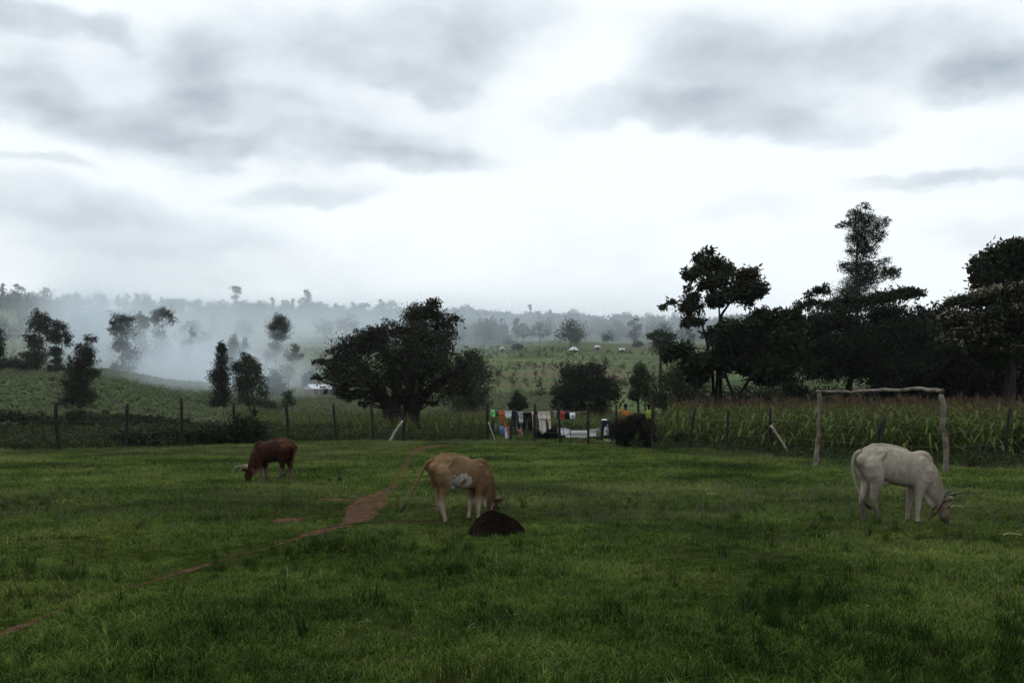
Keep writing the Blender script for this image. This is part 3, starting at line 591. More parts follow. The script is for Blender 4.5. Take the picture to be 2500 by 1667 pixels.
def valley_trees():
    def T(name, label, D, px, lobes, leaf, n, lm, tr, seed, **k): return tree(name, label, D, px, lobes, leaf, int(n * 1.5), lm, tr * .75, seed=seed, **{'shell': .12, 'clump': .3, **k})
    T('cypress_tree', 'tall ragged dark tree standing at the left field edge', 160, 90, [(97, 772, 15, 13), (86, 790, 15, 18), (106, 800, 15, 15), (122, 783, 9, 8), (84, 829, 18, 20), (90, 867, 20, 28), (82, 889, 20, 14), (118, 812, 10, 8), (60, 868, 12, 8)], .34, 5200, 'leaf_dark', .28, 31)
    T('leaning_tree', 'dark tree with crown spread right beside the tall ragged tree', 166, 138, [(146, 794, 15, 11), (160, 820, 18, 11), (137, 822, 18, 18), (134, 857, 15, 14), (141, 880, 9, 12), (165, 835, 12, 8)], .34, 3800, 'leaf_dark', .22, 32)
    T('edge_tree', 'dark tree cut off by the left edge of the picture', 155, -4, [(-6, 825, 12, 20), (2, 857, 8, 14), (-5, 845, 14, 16), (-12, 880, 18, 20)], .34, 1800, 'leaf_dark', .2, 33)
    T('conical_tree', 'conical olive green tree leaning right by the leftmost fence posts', 101, 190, [(217, 829, 11, 10), (207, 857, 20, 18), (198, 886, 33, 22), (221, 873, 17, 15), (191, 921, 39, 24), (231, 911, 17, 11), (182, 956, 33, 27), (207, 969, 28, 18), (165, 978, 20, 10), (185, 992, 45, 9)], .22, 11000, 'leaf_olive', .25, 34, clump=.22)
    T('smoky_tree', 'grey tall tree with ragged left edge dissolving into smoke', 188, 303, [(297, 779, 24, 13), (287, 803, 15, 17), (312, 803, 21, 21), (297, 841, 17, 18), (312, 867, 26, 26), (281, 899, 13, 12), (306, 899, 19, 13), (275, 787, 8, 6)], .36, 5200, 'leaf_dark', .28, 35)
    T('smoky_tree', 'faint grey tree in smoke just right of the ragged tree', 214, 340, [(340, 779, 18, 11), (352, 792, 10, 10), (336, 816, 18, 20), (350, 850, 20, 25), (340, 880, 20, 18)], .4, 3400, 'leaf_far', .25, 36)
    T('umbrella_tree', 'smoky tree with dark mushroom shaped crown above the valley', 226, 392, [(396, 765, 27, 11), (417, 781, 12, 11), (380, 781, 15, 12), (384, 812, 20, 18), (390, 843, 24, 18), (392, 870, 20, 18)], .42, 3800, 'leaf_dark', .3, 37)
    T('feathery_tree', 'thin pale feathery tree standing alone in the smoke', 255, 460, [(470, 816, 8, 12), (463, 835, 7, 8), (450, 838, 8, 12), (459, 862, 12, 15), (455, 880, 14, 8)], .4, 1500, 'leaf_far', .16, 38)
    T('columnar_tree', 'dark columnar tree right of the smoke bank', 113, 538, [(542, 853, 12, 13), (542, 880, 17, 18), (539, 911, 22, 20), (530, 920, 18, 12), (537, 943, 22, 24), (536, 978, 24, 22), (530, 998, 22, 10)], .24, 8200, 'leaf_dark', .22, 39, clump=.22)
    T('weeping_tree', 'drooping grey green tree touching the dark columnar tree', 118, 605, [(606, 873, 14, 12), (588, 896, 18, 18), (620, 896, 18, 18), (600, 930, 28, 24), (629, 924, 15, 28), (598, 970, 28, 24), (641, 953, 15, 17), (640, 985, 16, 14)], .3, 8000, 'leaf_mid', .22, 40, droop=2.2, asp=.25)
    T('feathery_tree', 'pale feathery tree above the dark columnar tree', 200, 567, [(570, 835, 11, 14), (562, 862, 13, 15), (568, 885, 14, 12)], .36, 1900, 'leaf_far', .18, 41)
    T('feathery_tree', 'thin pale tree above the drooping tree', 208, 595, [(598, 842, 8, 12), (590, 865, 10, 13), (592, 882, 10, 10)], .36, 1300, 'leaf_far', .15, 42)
    T('lollipop_tree', 'tall tree with round crown on a long bare stem in the valley', 216, 674, [(683, 780, 18, 12), (667, 798, 18, 15), (696, 800, 15, 17), (681, 822, 25, 9), (670, 846, 15, 12), (655, 870, 13, 13), (688, 795, 20, 15)], .36, 4200, 'leaf_dark', .2, 43)
    T('ragged_tree', 'ragged tree with split crown right of the long stemmed tree', 206, 702, [(722, 851, 11, 10), (715, 870, 18, 11), (737, 867, 6, 5), (704, 902, 18, 11), (695, 919, 20, 12)], .36, 2800, 'leaf_far', .2, 44)
    T('round_bush', 'round grey bush just left of the white roofed house', 196, 757, [(757, 921, 18, 12), (750, 932, 16, 9), (768, 930, 14, 9)], .34, 2200, 'leaf_far', .12, 45, cat='bush')
    T('valley_bush', 'tall dim bush behind the drooping tree', 165, 665, [(668, 925, 16, 18), (660, 945, 18, 18), (680, 948, 18, 16)], .34, 2600, 'leaf_far', .14, 46, cat='bush')
    T('thin_shrub', 'thin twiggy shrub standing in the green field', 112, 703, [(703, 968, 12, 16), (712, 982, 12, 10), (692, 986, 12, 10)], .2, 900, 'leaf_mid', .06, 47, cat='bush')
    T('low_shrub', 'low shrub at the foot of the drooping tree', 110, 655, [(655, 988, 18, 9), (668, 994, 14, 6)], .2, 900, 'leaf_mid', .05, 48, cat='bush')
    T('house_bush', 'dark bush hiding the right end of the white roofed house', 180, 800, [(795, 952, 16, 12), (812, 946, 12, 10)], .3, 1600, 'leaf_dark', .1, 49, cat='bush')
    T('low_bush', 'low dark bush at the far left field crest', 150, 30, [(12, 888, 22, 10), (40, 886, 18, 11), (55, 892, 12, 8)], .3, 2200, 'leaf_dark', .1, 50, cat='bush')
    T('low_bush', 'small dark bush beneath the leaning tree at field crest', 158, 150, [(140, 898, 16, 6), (122, 897, 8, 5)], .3, 900, 'leaf_far', .08, 51, cat='bush')
    T('hill_tree', 'grey tree tapering to its foot in the left hillside field', Dat(51, 800), 51, [(52, 772, 13, 9), (52, 786, 9, 9)], .6, 900, 'leaf_far', .25, 52)
valley_trees()

# small trees of the far hillside and skyline: eight shapes, copied
def far_protos():
    out = []; rng = np.random.default_rng(5)
    shapes = {
        'round': [(0, 0, 6.2, 4, 4, 3.2), (1.8, .5, 5.2, 2.6, 2.6, 2.2), (-2, 0, 5, 2.6, 2.6, 2.4)],
        'dome': [(0, 0, 5.2, 5.2, 4.5, 2.8), (3, 0, 4.2, 3, 3, 2), (-3, .5, 4, 3, 3, 2), (0, 0, 7, 3, 3, 1.8)],
        'tall': [(0, 0, 8.5, 1.9, 1.9, 2.2), (.7, 0, 5.8, 1.8, 1.8, 1.8), (-.8, 0, 11.2, 1.5, 1.5, 1.3), (.5, 0, 12.6, 1.3, 1.3, 1)],
        'cone': [(0, 0, 3, 2.8, 2.8, 2), (0, 0, 5.5, 2.1, 2.1, 2), (0, 0, 8, 1.3, 1.3, 1.8), (0, 0, 10, .7, .7, 1.4)],
        'umbrella': [(0, 0, 7.2, 4.4, 4, .9), (1.8, 0, 6.4, 2.6, 2.4, .7), (-2, 0, 6.6, 2.6, 2.4, .7)],
        'ragged': [(0, 0, 4, 2.8, 2.8, 2.4), (1.5, 0, 7, 2, 2, 1.6), (-1.4, 0, 8.6, 1.6, 1.6, 1.4), (.6, 0, 10.4, 1.2, 1.2, 1.2)],
        'bush': [(0, 0, 1.6, 2.8, 2.4, 1.5), (1.8, 0, 1.2, 1.8, 1.8, 1.1)],
        'slender': [(0, 0, 6, .9, .9, 1.2), (.3, 0, 9, 1.0, 1, 1.1), (-.3, 0, 12, 1.1, 1.1, 1.1), (.2, 0, 14, 1.5, 1.5, .9)]}
    P = {}
    for k, lobes in shapes.items():
        h = max(l[2] + l[5] for l in lobes); pts, C = crown_points(lobes, rng, 1100, .28, .45, 10)
        V, Q = leaf_quads(pts, .62, rng, .6); mb = MB()
        mb.tube([(0, 0, -1.0), (.1, 0, h * .3), (0, 0, h * .85)], [.32, .22, .06], 6)
        for l in lobes: mb.tube([(0, 0, h * .25), np.array(l[:3]) * .6 + np.array([0, 0, h * .12]), l[:3]], [.12, .09, .04], 5)
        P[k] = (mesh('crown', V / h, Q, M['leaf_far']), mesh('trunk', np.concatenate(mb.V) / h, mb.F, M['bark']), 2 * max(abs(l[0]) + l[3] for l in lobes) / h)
    return P
FARP = far_protos()
def far_tree(kind, px, D, h_px, w_px, label, group, rng):
    crown, trunk, asp = FARP[kind]; b = G(px, D); s = D / F; h = h_px * s; wx = min(max(w_px / (h_px * asp), .45), 2.6)
    t = thing('hill_bush' if kind == 'bush' else kind + '_hill_tree', label, 'bush' if kind == 'bush' else 'tree', b, group=group)
    t.scale = (h * wx, h * wx, h)
    rot = rng.choice([0, math.pi]) + rng.normal(0, .5); t.rotation_euler = (0, 0, rot)
    obj('crown', crown, t); obj('trunk', trunk, t)
SKYLINE = [  # column, top row, width, kind
    (6, 690, 26, 'ragged'), (44, 691, 36, 'ragged'), (24, 718, 30, 'round'), (80, 716, 34, 'round'), (112, 702, 54, 'dome'), (160, 719, 46, 'dome'), (188, 714, 20, 'tall'), (214, 722, 34, 'round'), (250, 718, 42, 'dome'), (290, 724, 30, 'round'), (310, 715, 22, 'ragged'), (334, 716, 20, 'tall'), (360, 725, 34, 'ragged'),
    (395, 722, 18, 'cone'), (420, 727, 24, 'ragged'), (444, 730, 14, 'cone'), (463, 739, 26, 'umbrella'), (484, 728, 26, 'ragged'), (510, 736, 34, 'dome'), (540, 745, 30, 'round'), (577, 699, 26, 'slender'), (610, 740, 36, 'dome'), (640, 734, 50, 'dome'), (665, 726, 16, 'tall'), (686, 738, 24, 'round'), (701, 732, 16, 'tall'), (715, 729, 14, 'tall'),
    (737, 724, 26, 'ragged'), (750, 708, 26, 'tall'), (770, 738, 26, 'round'), (795, 740, 24, 'ragged'), (830, 746, 18, 'tall'), (862, 738, 20, 'tall'), (890, 740, 32, 'umbrella'), (930, 729, 26, 'ragged'), (955, 752, 28, 'dome'), (978, 748, 20, 'ragged'), (1112, 751, 20, 'cone'), (1128, 756, 16, 'cone'), (1152, 752, 22, 'tall'), (1168, 755, 16, 'tall'), (1180, 752, 16, 'cone'),
    (1204, 767, 18, 'round'), (1222, 770, 20, 'dome'), (1241, 760, 20, 'umbrella'), (1262, 768, 20, 'ragged'), (1294, 743, 9, 'slender'), (1302, 766, 40, 'dome'), (1340, 764, 40, 'dome'), (1356, 764, 14, 'tall'), (1388, 763, 18, 'cone'), (1412, 773, 28, 'umbrella'), (1438, 767, 18, 'ragged'), (1466, 776, 28, 'dome'), (1500, 773, 26, 'dome'), (1524, 780, 24, 'round'), (1541, 774, 20, 'ragged'), (1563, 777, 20, 'round'), (1590, 781, 26, 'dome'), (1616, 776, 18, 'ragged'), (1642, 777, 20, 'tall'), (1668, 784, 30, 'dome'), (1700, 786, 30, 'round')]
def far_trees():
    rng = np.random.default_rng(21)
    words = {'round': 'rounded', 'dome': 'broad domed', 'tall': 'tall narrow', 'cone': 'conical', 'umbrella': 'flat topped', 'ragged': 'ragged', 'slender': 'very thin tall', 'bush': 'low'}
    zones = [(140, 'above the ragged pair at far left'), (290, 'above the rising smoke'), (430, 'above the mushroom shaped tree'), (560, 'left of the lone thin skyline tree'), (720, 'above the tall round crowned stem'), (985, 'left of the broad dark tree'), (1200, 'right of the broad dark tree'), (1330, 'above the hanging clothes'), (1480, 'above the dense round tree'), (9999, 'near the tall forked tree at right')]
    cnt = {}
    def zone(px): return next(z for lim, z in zones if px <= lim)
    for px, top, w, k in SKYLINE: cnt[(k, zone(px))] = cnt.get((k, zone(px)), 0) + 1
    seen = {}
    ordn = ['leftmost', 'second', 'third', 'fourth', 'fifth', 'sixth']
    for px, top, w, k in SKYLINE:
        D = 880 + rng.uniform(-90, 70); b = G(px, D); base = HY - (b[2] - HC) * F / D
        z = zone(px); i = seen.get((k, z), 0); seen[(k, z)] = i + 1
        lab = f'{words[k]} hazy skyline tree {z}' if cnt[(k, z)] == 1 else f'{ordn[i]}{" of" if i == 0 else ""} {words[k]} skyline tree{"s" if i == 0 else " from left"} {z}'
        far_tree(k, px, D, max(base - top, 12), w, lab, 'trees along the hill skyline', rng)
    # trees scattered over the hillside below
    n = 0
    while n < 236:
        px = rng.uniform(0, 1720); py = rng.uniform(760, 862)
        woods = (px > 1000 and py < 838 + 8 * math.sin(px / 60)) or (560 < px <= 1000 and py < 800) or (px < 560 and py < 772)
        if not woods and rng.uniform() > .10: continue
        D = Dat(px, py, 200, 1000)
        if D < 300 or D > 960: continue
        k = rng.choice(['round', 'dome', 'ragged', 'tall', 'bush', 'cone', 'bush', 'dome'])
        h = (3.2 if k == 'bush' else rng.uniform(9, 16)) * F / D; n += 1
        far_tree(k, px, D, h, h * {'round': .95, 'dome': 1.2, 'ragged': .6, 'tall': .35, 'bush': 2.2, 'cone': .45}[k], f'{words[k]} dim {"bush" if k == "bush" else "tree"} in the woods on the far hazy hillside', f'{words[k]} hillside {"bushes" if k == "bush" else "trees"}', rng)
far_trees()
def far_wood():
    r = np.random.default_rng(41); col = protos('wood_crowns', [FARP[k][0].copy() for k in ('round', 'dome', 'ragged', 'bush')]); X, Y = [], []
    while len(X) < 620:
        px = r.uniform(-150, 2600); py = r.uniform(745, 845)
        if not ((px > 980 and py < 836 + 9 * math.sin(px / 55)) or (600 < px <= 980 and py < 795) or (px <= 600 and py < 762)): continue
        D = Dat(px, py, 250, 1000)
        if D > 380: X.append(D * (px - CX) / F); Y.append(D)
    scatter('far_wood', col, np.array(X), np.array(Y), r.uniform(6, 13, len(X)), r, 4, .03, dz=-.8)
far_wood()
def far_wood():
    r = np.random.default_rng(41); col = protos('wood_crowns', [FARP[k][0].copy() for k in ('round', 'dome', 'ragged', 'bush')]); X, Y = [], []
    while len(X) < 620:
        px = r.uniform(-150, 2600); py = r.uniform(745, 845)
        if not ((px > 980 and py < 836 + 9 * math.sin(px / 55)) or (600 < px <= 980 and py < 795) or (px <= 600 and py < 762)): continue
        D = Dat(px, py, 250, 1000)
        if D > 380: X.append(D * (px - CX) / F); Y.append(D)
    scatter('far_wood', col, np.array(X), np.array(Y), r.uniform(6, 13, len(X)), r, 4, .03, dz=-.8)

# ------------------------------------------------------------------ bodies: shapes fused into one continuous skin
def fuse(mb, voxel, it=6, name='body'):
    me = mb.mesh(name); o = bpy.data.objects.new('fuse', me); COL.objects.link(o)
    r = o.modifiers.new('r', 'REMESH'); r.mode = 'VOXEL'; r.voxel_size = voxel; r.use_smooth_shade = True
    s = o.modifiers.new('s', 'SMOOTH'); s.factor = .5; s.iterations = it
    dg = bpy.context.evaluated_depsgraph_get(); out = bpy.data.meshes.new_from_object(o.evaluated_get(dg)); out.name = name
    bpy.data.objects.remove(o); bpy.data.meshes.remove(me)
    out.polygons.foreach_set('use_smooth', np.ones(len(out.polygons), dtype=bool))
    return out
def verts(me):
    a = np.empty(len(me.vertices) * 3, np.float32); me.vertices.foreach_get('co', a); return a.reshape(-1, 3)
def coat(me, C):
    a = me.attributes.new('coat', 'FLOAT_COLOR', 'POINT'); a.data.foreach_set('color', np.concatenate([np.clip(C, 0, 1), np.ones((len(C), 1))], 1).astype(np.float32).ravel())
def coat_mat(name, rough=.75, hair=110.0):
    m, n, l, b = new_mat(name)
    a = N(n, 'ShaderNodeAttribute'); a.attribute_name = 'coat'; tc = N(n, 'ShaderNodeTexCoord')
    t = N(n, 'ShaderNodeTexNoise'); l.new(tc.outputs['Object'], t.inputs['Vector']); t.inputs['Scale'].default_value = 13; t.inputs['Detail'].default_value = 10; t.inputs['Roughness'].default_value = .68
    mr = N(n, 'ShaderNodeMapRange'); l.new(t.outputs['Fac'], mr.inputs[0]); mr.inputs[1].default_value = .3; mr.inputs[2].default_value = .7; mr.inputs[3].default_value = .66; mr.inputs[4].default_value = 1.22
    mx = N(n, 'ShaderNodeVectorMath', operation='SCALE'); l.new(a.outputs['Color'], mx.inputs[0]); l.new(mr.outputs[0], mx.inputs[3]); l.new(mx.outputs[0], b.inputs['Base Color'])
    t2 = N(n, 'ShaderNodeTexNoise'); l.new(tc.outputs['Object'], t2.inputs['Vector']); t2.inputs['Scale'].default_value = hair; t2.inputs['Detail'].default_value = 3
    bp = N(n, 'ShaderNodeBump'); bp.inputs['Strength'].default_value = .35; bp.inputs['Distance'].default_value = .01; l.new(t2.outputs['Fac'], bp.inputs['Height']); l.new(bp.outputs[0], b.inputs['Normal'])
    b.inputs['Roughness'].default_value = rough; b.inputs['Specular IOR Level'].default_value = .08
    return m
M['coat'] = coat_mat('cow_coat'); M['skin'] = coat_mat('skin_cloth', .7, 160)
M['horn'] = mat('horn', (.17, .15, .125), .45, .4, 12, .4); M['horn_dark'] = mat('horn_dark', (.035, .028, .022), .5, .4, 12, .4)
M['hoof'] = mat('hoof', (.02, .017, .014), .6, .3, 12, .3); M['eye'] = mat('eye', (.006, .005, .004), .15, .1, 12, .6)
M['tuft'] = mat('tuft', (.018, .012, .009), .8, .3, 40); M['rope'] = mat('rope', (.035, .02, .015), .9, .3, 40)
M['palerope'] = mat('pale_rope', (.22, .16, .11), .9, .3, 40)

def rot_about(P, piv, yaw=0.0, pitch=0.0):
    P = np.asarray(P, float) - piv
    c, s = math.cos(pitch), math.sin(pitch); P = np.stack([P[..., 0] * c + P[..., 2] * s, P[..., 1], -P[..., 0] * s + P[..., 2] * c], -1)
    c, s = math.cos(yaw), math.sin(yaw); return np.stack([P[..., 0] * c - P[..., 1] * s, P[..., 0] * s + P[..., 1] * c, P[..., 2]], -1) + piv
FRONT = [(.54, .82, .12), (.50, .66, .112), (.445, .53, .085), (.425, .41, .058), (.42, .28, .047), (.412, .16, .033), (.41, .075, .036), (.415, .03, .042)]
HIND = [(-.34, .92, .15), (-.30, .77, .145), (-.275, .64, .105), (-.305, .51, .070), (-.335, .39, .050), (-.325, .32, .047), (-.275, .18, .035), (-.25, .085, .036), (-.24, .03, .042)]
def shift(path, dx_foot, lean=1.6):
    z0 = path[0][1]; return [(x + dx_foot * (1 - z / z0) ** lean, z, r) for x, z, r in path]
def cow(label, D, px, heading, size, paint, legs, tail, horn_pts, head_yaw=0.0, head_lift=0.0, hump=1.0, thin=1.0, halter=None, horn_mat='horn', feet_sink=.015):
    """heading: direction the animal faces, degrees from +X towards +Y"""
    b = G(px, D); b[2] -= feet_sink
    root = thing('cow', label, 'cow', b, rad(heading), group='grazing cows', scale=size)
    mb = MB(); piv = np.array([.60, 0, .78])
    secs = [(-.565, 1.035, .90, .045), (-.53, 1.08, .83, .10), (-.47, 1.115, .75, .145), (-.38, 1.165, .67, .18), (-.27, 1.212, .62, .205), (-.15, 1.215, .625, .205), (-.03, 1.203, .575, .225), (.10, 1.178, .535, .25), (.22, 1.148, .52, .25), (.34, 1.115, .505, .225), (.44, 1.10, .485, .195), (.53, 1.095, .465, .165), (.61, 1.05, .46, .14), (.68, .95, .50, .10), (.72, .86, .58, .05)]
    V = []; n = 22
    for (x, zt, zb, w) in secs:
        zb += .055
        for k in range(n):
            t = 2 * math.pi * k / n; cy, cz = math.cos(t), math.sin(t); up = max(0, cz)
            y = w * thin * math.copysign(abs(cy) ** .85, cy) * (1 - (.22 + .26 * math.exp(-((x + .06) / .10) ** 2)) * up ** 1.8); z = (zt + zb) / 2 - .02 + (zt - zb) / 2 * math.copysign(abs(cz) ** .92, cz) + .02
            V.append((x, y, z))
    m = len(secs); Fc = [(i * n + k, i * n + (k + 1) % n, (i + 1) * n + (k + 1) % n, (i + 1) * n + k) for i in range(m - 1) for k in range(n)]
    V += [(secs[0][0], 0, .95), (secs[-1][0], 0, .72)]; Fc += [(m * n, (k + 1) % n, k) for k in range(n)] + [(m * n + 1, (m - 1) * n + k, (m - 1) * n + (k + 1) % n) for k in range(n)]
    mb.add(V, Fc)
    mb.ball((.52, 0, 1.035), (.17, .085, .095 * hump), 14); mb.ball((.63, 0, .97), (.10, .07, .10), 12)
    for s in (-1, 1):
        mb.ball((-.175, s * .168 * thin, 1.105), (.085, .05, .06), 12); mb.ball((-.50, s * .078, .985), (.08, .05, .085), 12)
        mb.tube([(-.17, s * .165, 1.09), (-.28, s * .165, .98), (-.36, s * .15, .88)], [.04, .045, .05], 8)
        mb.ball((.49, s * .13, .84), (.12, .075, .20), 12); mb.ball((.62, s * .10, .70), (.075, .055, .085), 10); mb.ball((-.33, s * .09, .84), (.14, .095, .19), 12)
    # spine ridge, sheath fold
    mb.tube([(-.45, 0, 1.135), (-.27, 0, 1.21), (-.1, 0, 1.215), (.1, 0, 1.18), (.3, 0, 1.125)], [.03, .035, .035, .035, .03], 8)
    mb.ball((-.10, 0, .635), (.12, .06, .05), 10)
    # neck with dewlap, head
    neck = np.array([(.55, 0, .80), (.64, 0, .70), (.73, 0, .555), (.79, 0, .43), (.835, 0, .35)]); dew = np.array([(.58, 0, .52), (.63, 0, .43), (.69, 0, .33), (.74, 0, .25)])
    head = np.array([(.835, 0, .375), (.85, 0, .33), (.868, 0, .26), (.885, 0, .17), (.90, 0, .09), (.908, 0, .03), (.912, 0, -.005)])
    R = lambda P: rot_about(P, piv, head_yaw, head_lift)
    mb.tube(R(neck), None, 14, [(.13, .23), (.11, .21), (.085, .165), (.072, .125), (.07, .10)])
    mb.tube(R(dew), None, 10, [(.035, .10), (.028, .10), (.024, .08), (.02, .05)])
    mb.tube(R(head), None, 14, [(.075, .075), (.088, .10), (.09, .108), (.068, .095), (.052, .072), (.058, .066), (.042, .045)])
    for s in (-1, 1):
        ear = R(np.array([(.855, s * .075, .35), (.885, s * .135, .385), (.925, s * .19, .405), (.95, s * .22, .40)])); V, Fc = tube(ear, [.022, .050, .042, .010], 10)
        mb.add(V, Fc)
        mb.ball(R(np.array([.93, s * .072, .265])), (.028, .022, .03), 8)
    hooves = []
    for (path, side, dx) in legs:
        P = shift(path, dx); s = side; P = [(P[0][0], P[0][1] + P[0][2] * .9, P[0][2] * .25), (P[0][0], P[0][1] + P[0][2] * .55, P[0][2] * .72)] + P
        yy = [s * (.115 if z > .6 else .10 + .0 * z) for _, z, _ in P]
        mb.tube([(x, y, z) for (x, z, _), y in zip(P, yy)], [r for *_, r in P], 12); x, z, r = P[-1]; hooves.append((x, yy[-1]))
    body = fuse(mb, .0125, 12)
    co = verts(body); nr = np.empty(len(co) * 3, np.float32); body.vertices.foreach_get('normal', nr); nr = nr.reshape(-1, 3); x_, y_, z_ = co.T
    ribs = sst(-.02, .05, x_) * sst(.40, .33, x_) * sst(.58, .68, z_) * sst(1.10, 1.0, z_) * sst(.07, .12, np.abs(y_)); co = co + nr * (ribs * .0045 * np.sin((x_ + .18 * (z_ - .8)) * 92))[:, None]
    hol = np.exp(-((x_ + .075) / .07) ** 2 - ((z_ - 1.03) / .085) ** 2) * sst(.08, .13, np.abs(y_)); co = co - nr * (hol * .030)[:, None]
    body.vertices.foreach_set('co', co.astype(np.float32).ravel()); nh = R(np.array([.9, 0, .0])); coat(body, paint(co, nh)); body.materials.append(M['coat'])
    obj('body', body, root)
    for (x, y) in hooves:
        h = MB()
        for sg in (-1, 1): h.tube([(x - .005, y + sg * .020, .05), (x + .005, y + sg * .021, .025), (x + .018, y + sg * .022, 0)], [.024, .026, .029], 8)
        obj('hoof', h.mesh('hoof', M['hoof'], True), root)
    for s in (-1, 1):
        P = R(np.array([(a, s * bb, c) for a, bb, c in horn_pts])); P = spline(P, 10); obj('horn', MB().tube(P, np.linspace(.030, .006, 10), 9, wob=.03).mesh('horn', M[horn_mat], True), root)
        obj('eye', MB().ball(R(np.array([.945, s * .083, .262])), (.018, .012, .018), 10).mesh('eye', M['eye'], True), root)
    tp = spline(np.array(tail), 16); k = 12; tm = MB().tube(tp[:k + 1], np.linspace(.034, .013, k + 1), 8, rng=RNG).mesh('tail', M['coat'], True)
    coat(tm, paint(np.tile(np.array([[-.5, 0, 1.1]]), (len(tm.vertices), 1)), nh) * .85); t = obj('tail', tm, root)
    obj('tail_tuft', MB().tube(tp[k:], [.014, .030, .034, .010], 9, wob=.12).mesh('tail_tuft', M['tuft'], True), t)
    if halter:
        c = R(np.array(halter[0])); dirv = R(np.array(halter[1])) - R(np.array(halter[0])); dirv = np.asarray(dirv); side = R(np.array(halter[0]) + np.array([0, 1.0, 0])) - c
        a = np.linspace(0, 2 * math.pi, 25); P = c + np.cos(a)[:, None] * dirv + np.sin(a)[:, None] * side * .098
        h = MB().tube(P, [.012] * 25, 6)
        if len(halter) > 2: h.tube(spline(R(np.array(halter[2])), 8), [.013] * 8, 6)
        obj('halter', h.mesh('halter', M[halter[3] if len(halter) > 3 else 'rope'], True), root)
    return root
def sst(a, b, x): t = np.clip((x - a) / (b - a), 0, 1); return t * t * (3 - 2 * t)
def blend(C, col, w): return C * (1 - w[:, None]) + np.array(col) * w[:, None]
def paint_white(co, nh):
    x, y, z = co.T; C = np.tile(np.array([.275, .240, .195]), (len(co), 1)); C *= (1 + .10 * vnoise(x * 9, z * 9 + y * 7, 1))[:, None]
    C = blend(C, (.15, .112, .08), sst(.62, .85, x) * .85); C = blend(C, (.06, .045, .035), sst(.46, .27, z) * (x < -.1) * (.7 + .3 * vnoise(x * 30, z * 30 + y * 20, 2)))
    C = blend(C, (.035, .028, .024), sst(.17, .07, np.linalg.norm(co - nh, axis=1))); C = blend(C, (.13, .10, .075), sst(.62, .5, z) * sst(.05, -.0, abs(x) - .35) * .5)
    return C
def paint_tan(co, nh):
    x, y, z = co.T; C = np.tile(np.array([.150, .094, .048]), (len(co), 1)); C *= (1 + .14 * vnoise(x * 7, z * 7 + y * 5, 3))[:, None]
    C = blend(C, (.095, .052, .024), sst(.15, .5, x) * .7); C = blend(C, (.05, .028, .016), sst(.66, .8, x)); C = blend(C, (.32, .26, .20), sst(.52, .3, z) * (x < .66) * (.8 + .2 * vnoise(x * 40, z * 40, 4)))
    n1 = .055 * vnoise(x * 22, z * 18, 5) + .035 * vnoise(x * 51, z * 37, 6) + .02 * vnoise(x * 110, z * 90, 3)
    patch = sst(-.20, -.185, x + n1 * .6) * sst(.215, .20, x + n1 * .5) * sst(.50, .53, z + n1 * .3) * sst(.845, .83, z + n1 + .5 * np.maximum(0, .06 - abs(x + .03)) - .35 * np.maximum(0, x - .1))
    spot = sst(.055, .045, np.hypot((x - .075) * .9, z - .72 - .5 * (x - .075)))
    return blend(C, (.33, .315, .285), patch * (1 - spot) * (.92 + .08 * vnoise(x * 90, z * 70, 4)))
def paint_brown(co, nh):
    x, y, z = co.T; C = np.tile(np.array([.026, .0085, .0042]), (len(co), 1)); C *= (1 + .2 * vnoise(x * 7, z * 7 + y * 5, 7))[:, None]
    C = blend(C, (.066, .026, .012), sst(.05, -.25, x) * sst(.9, 1.1, z) * .8); C = blend(C, (.035, .011, .006), sst(.1, .45, x) * sst(1.05, .8, z) * .75)
    C = blend(C, (.14, .105, .072), sst(.52, .3, z) * (x < .55) * (.75 + .25 * vnoise(x * 30, z * 20, 8))); C = blend(C, (.13, .085, .055), sst(.47, .36, z) * (x > .5) * (x < .72) * .8)
    C = blend(C, (.04, .022, .015), sst(.2, .08, np.linalg.norm(co - nh, axis=1)))
    return C
HORN_FWD = [(.885, .055, .40), (.925, .10, .435), (1.0, .15, .47), (1.09, .165, .49), (1.17, .15, .495)]
HORN_LONG = [(.885, .055, .40), (.96, .16, .48), (1.08, .24, .49), (1.18, .26, .40), (1.23, .23, .27)]
HORN_SHORT = [(.885, .055, .40), (.92, .11, .42), (.96, .14, .42)]
cow('white humped cow grazing in front of the wooden goal', 15.35, 2171, 9, 1.0, paint_white,
    [(FRONT, -1, .0), (FRONT, 1, -.06), (HIND, -1, .03), (HIND, 1, -.15)],
    [(-.47, 0, 1.125), (-.545, 0, 1.09), (-.595, 0, 1.0), (-.605, -.01, .85), (-.585, -.02, .70), (-.545, -.04, .55), (-.50, -.07, .42), (-.43, -.11, .31), (-.37, -.13, .24)], HORN_FWD, head_yaw=-.16, horn_mat='horn_dark',
    thin=.84, halter=((.805, 0, .27), (.90, 0, .42), [(.71, -.03, .12), (.67, -.05, .10), (.63, -.06, .075)]))
cow('tan cow with white belly patch grazing beside the dark soil mound', 15.75, 1111, 36, .885, paint_tan,
    [(FRONT, -1, .03), (FRONT, 1, -.06), (HIND, -1, -.03), (HIND, 1, .10)],
    [(-.47, 0, 1.125), (-.56, .02, 1.08), (-.63, .05, .96), (-.70, .08, .80), (-.80, .12, .60), (-.86, .15, .46), (-.93, .18, .33), (-1.0, .2, .22)], HORN_SHORT, thin=.84, head_yaw=-.12, head_lift=.10, halter=((.88, 0, .15), (.955, 0, .17), [(.82, -.04, .13), (.80, -.07, .24), (.83, -.09, .32)], 'palerope'))
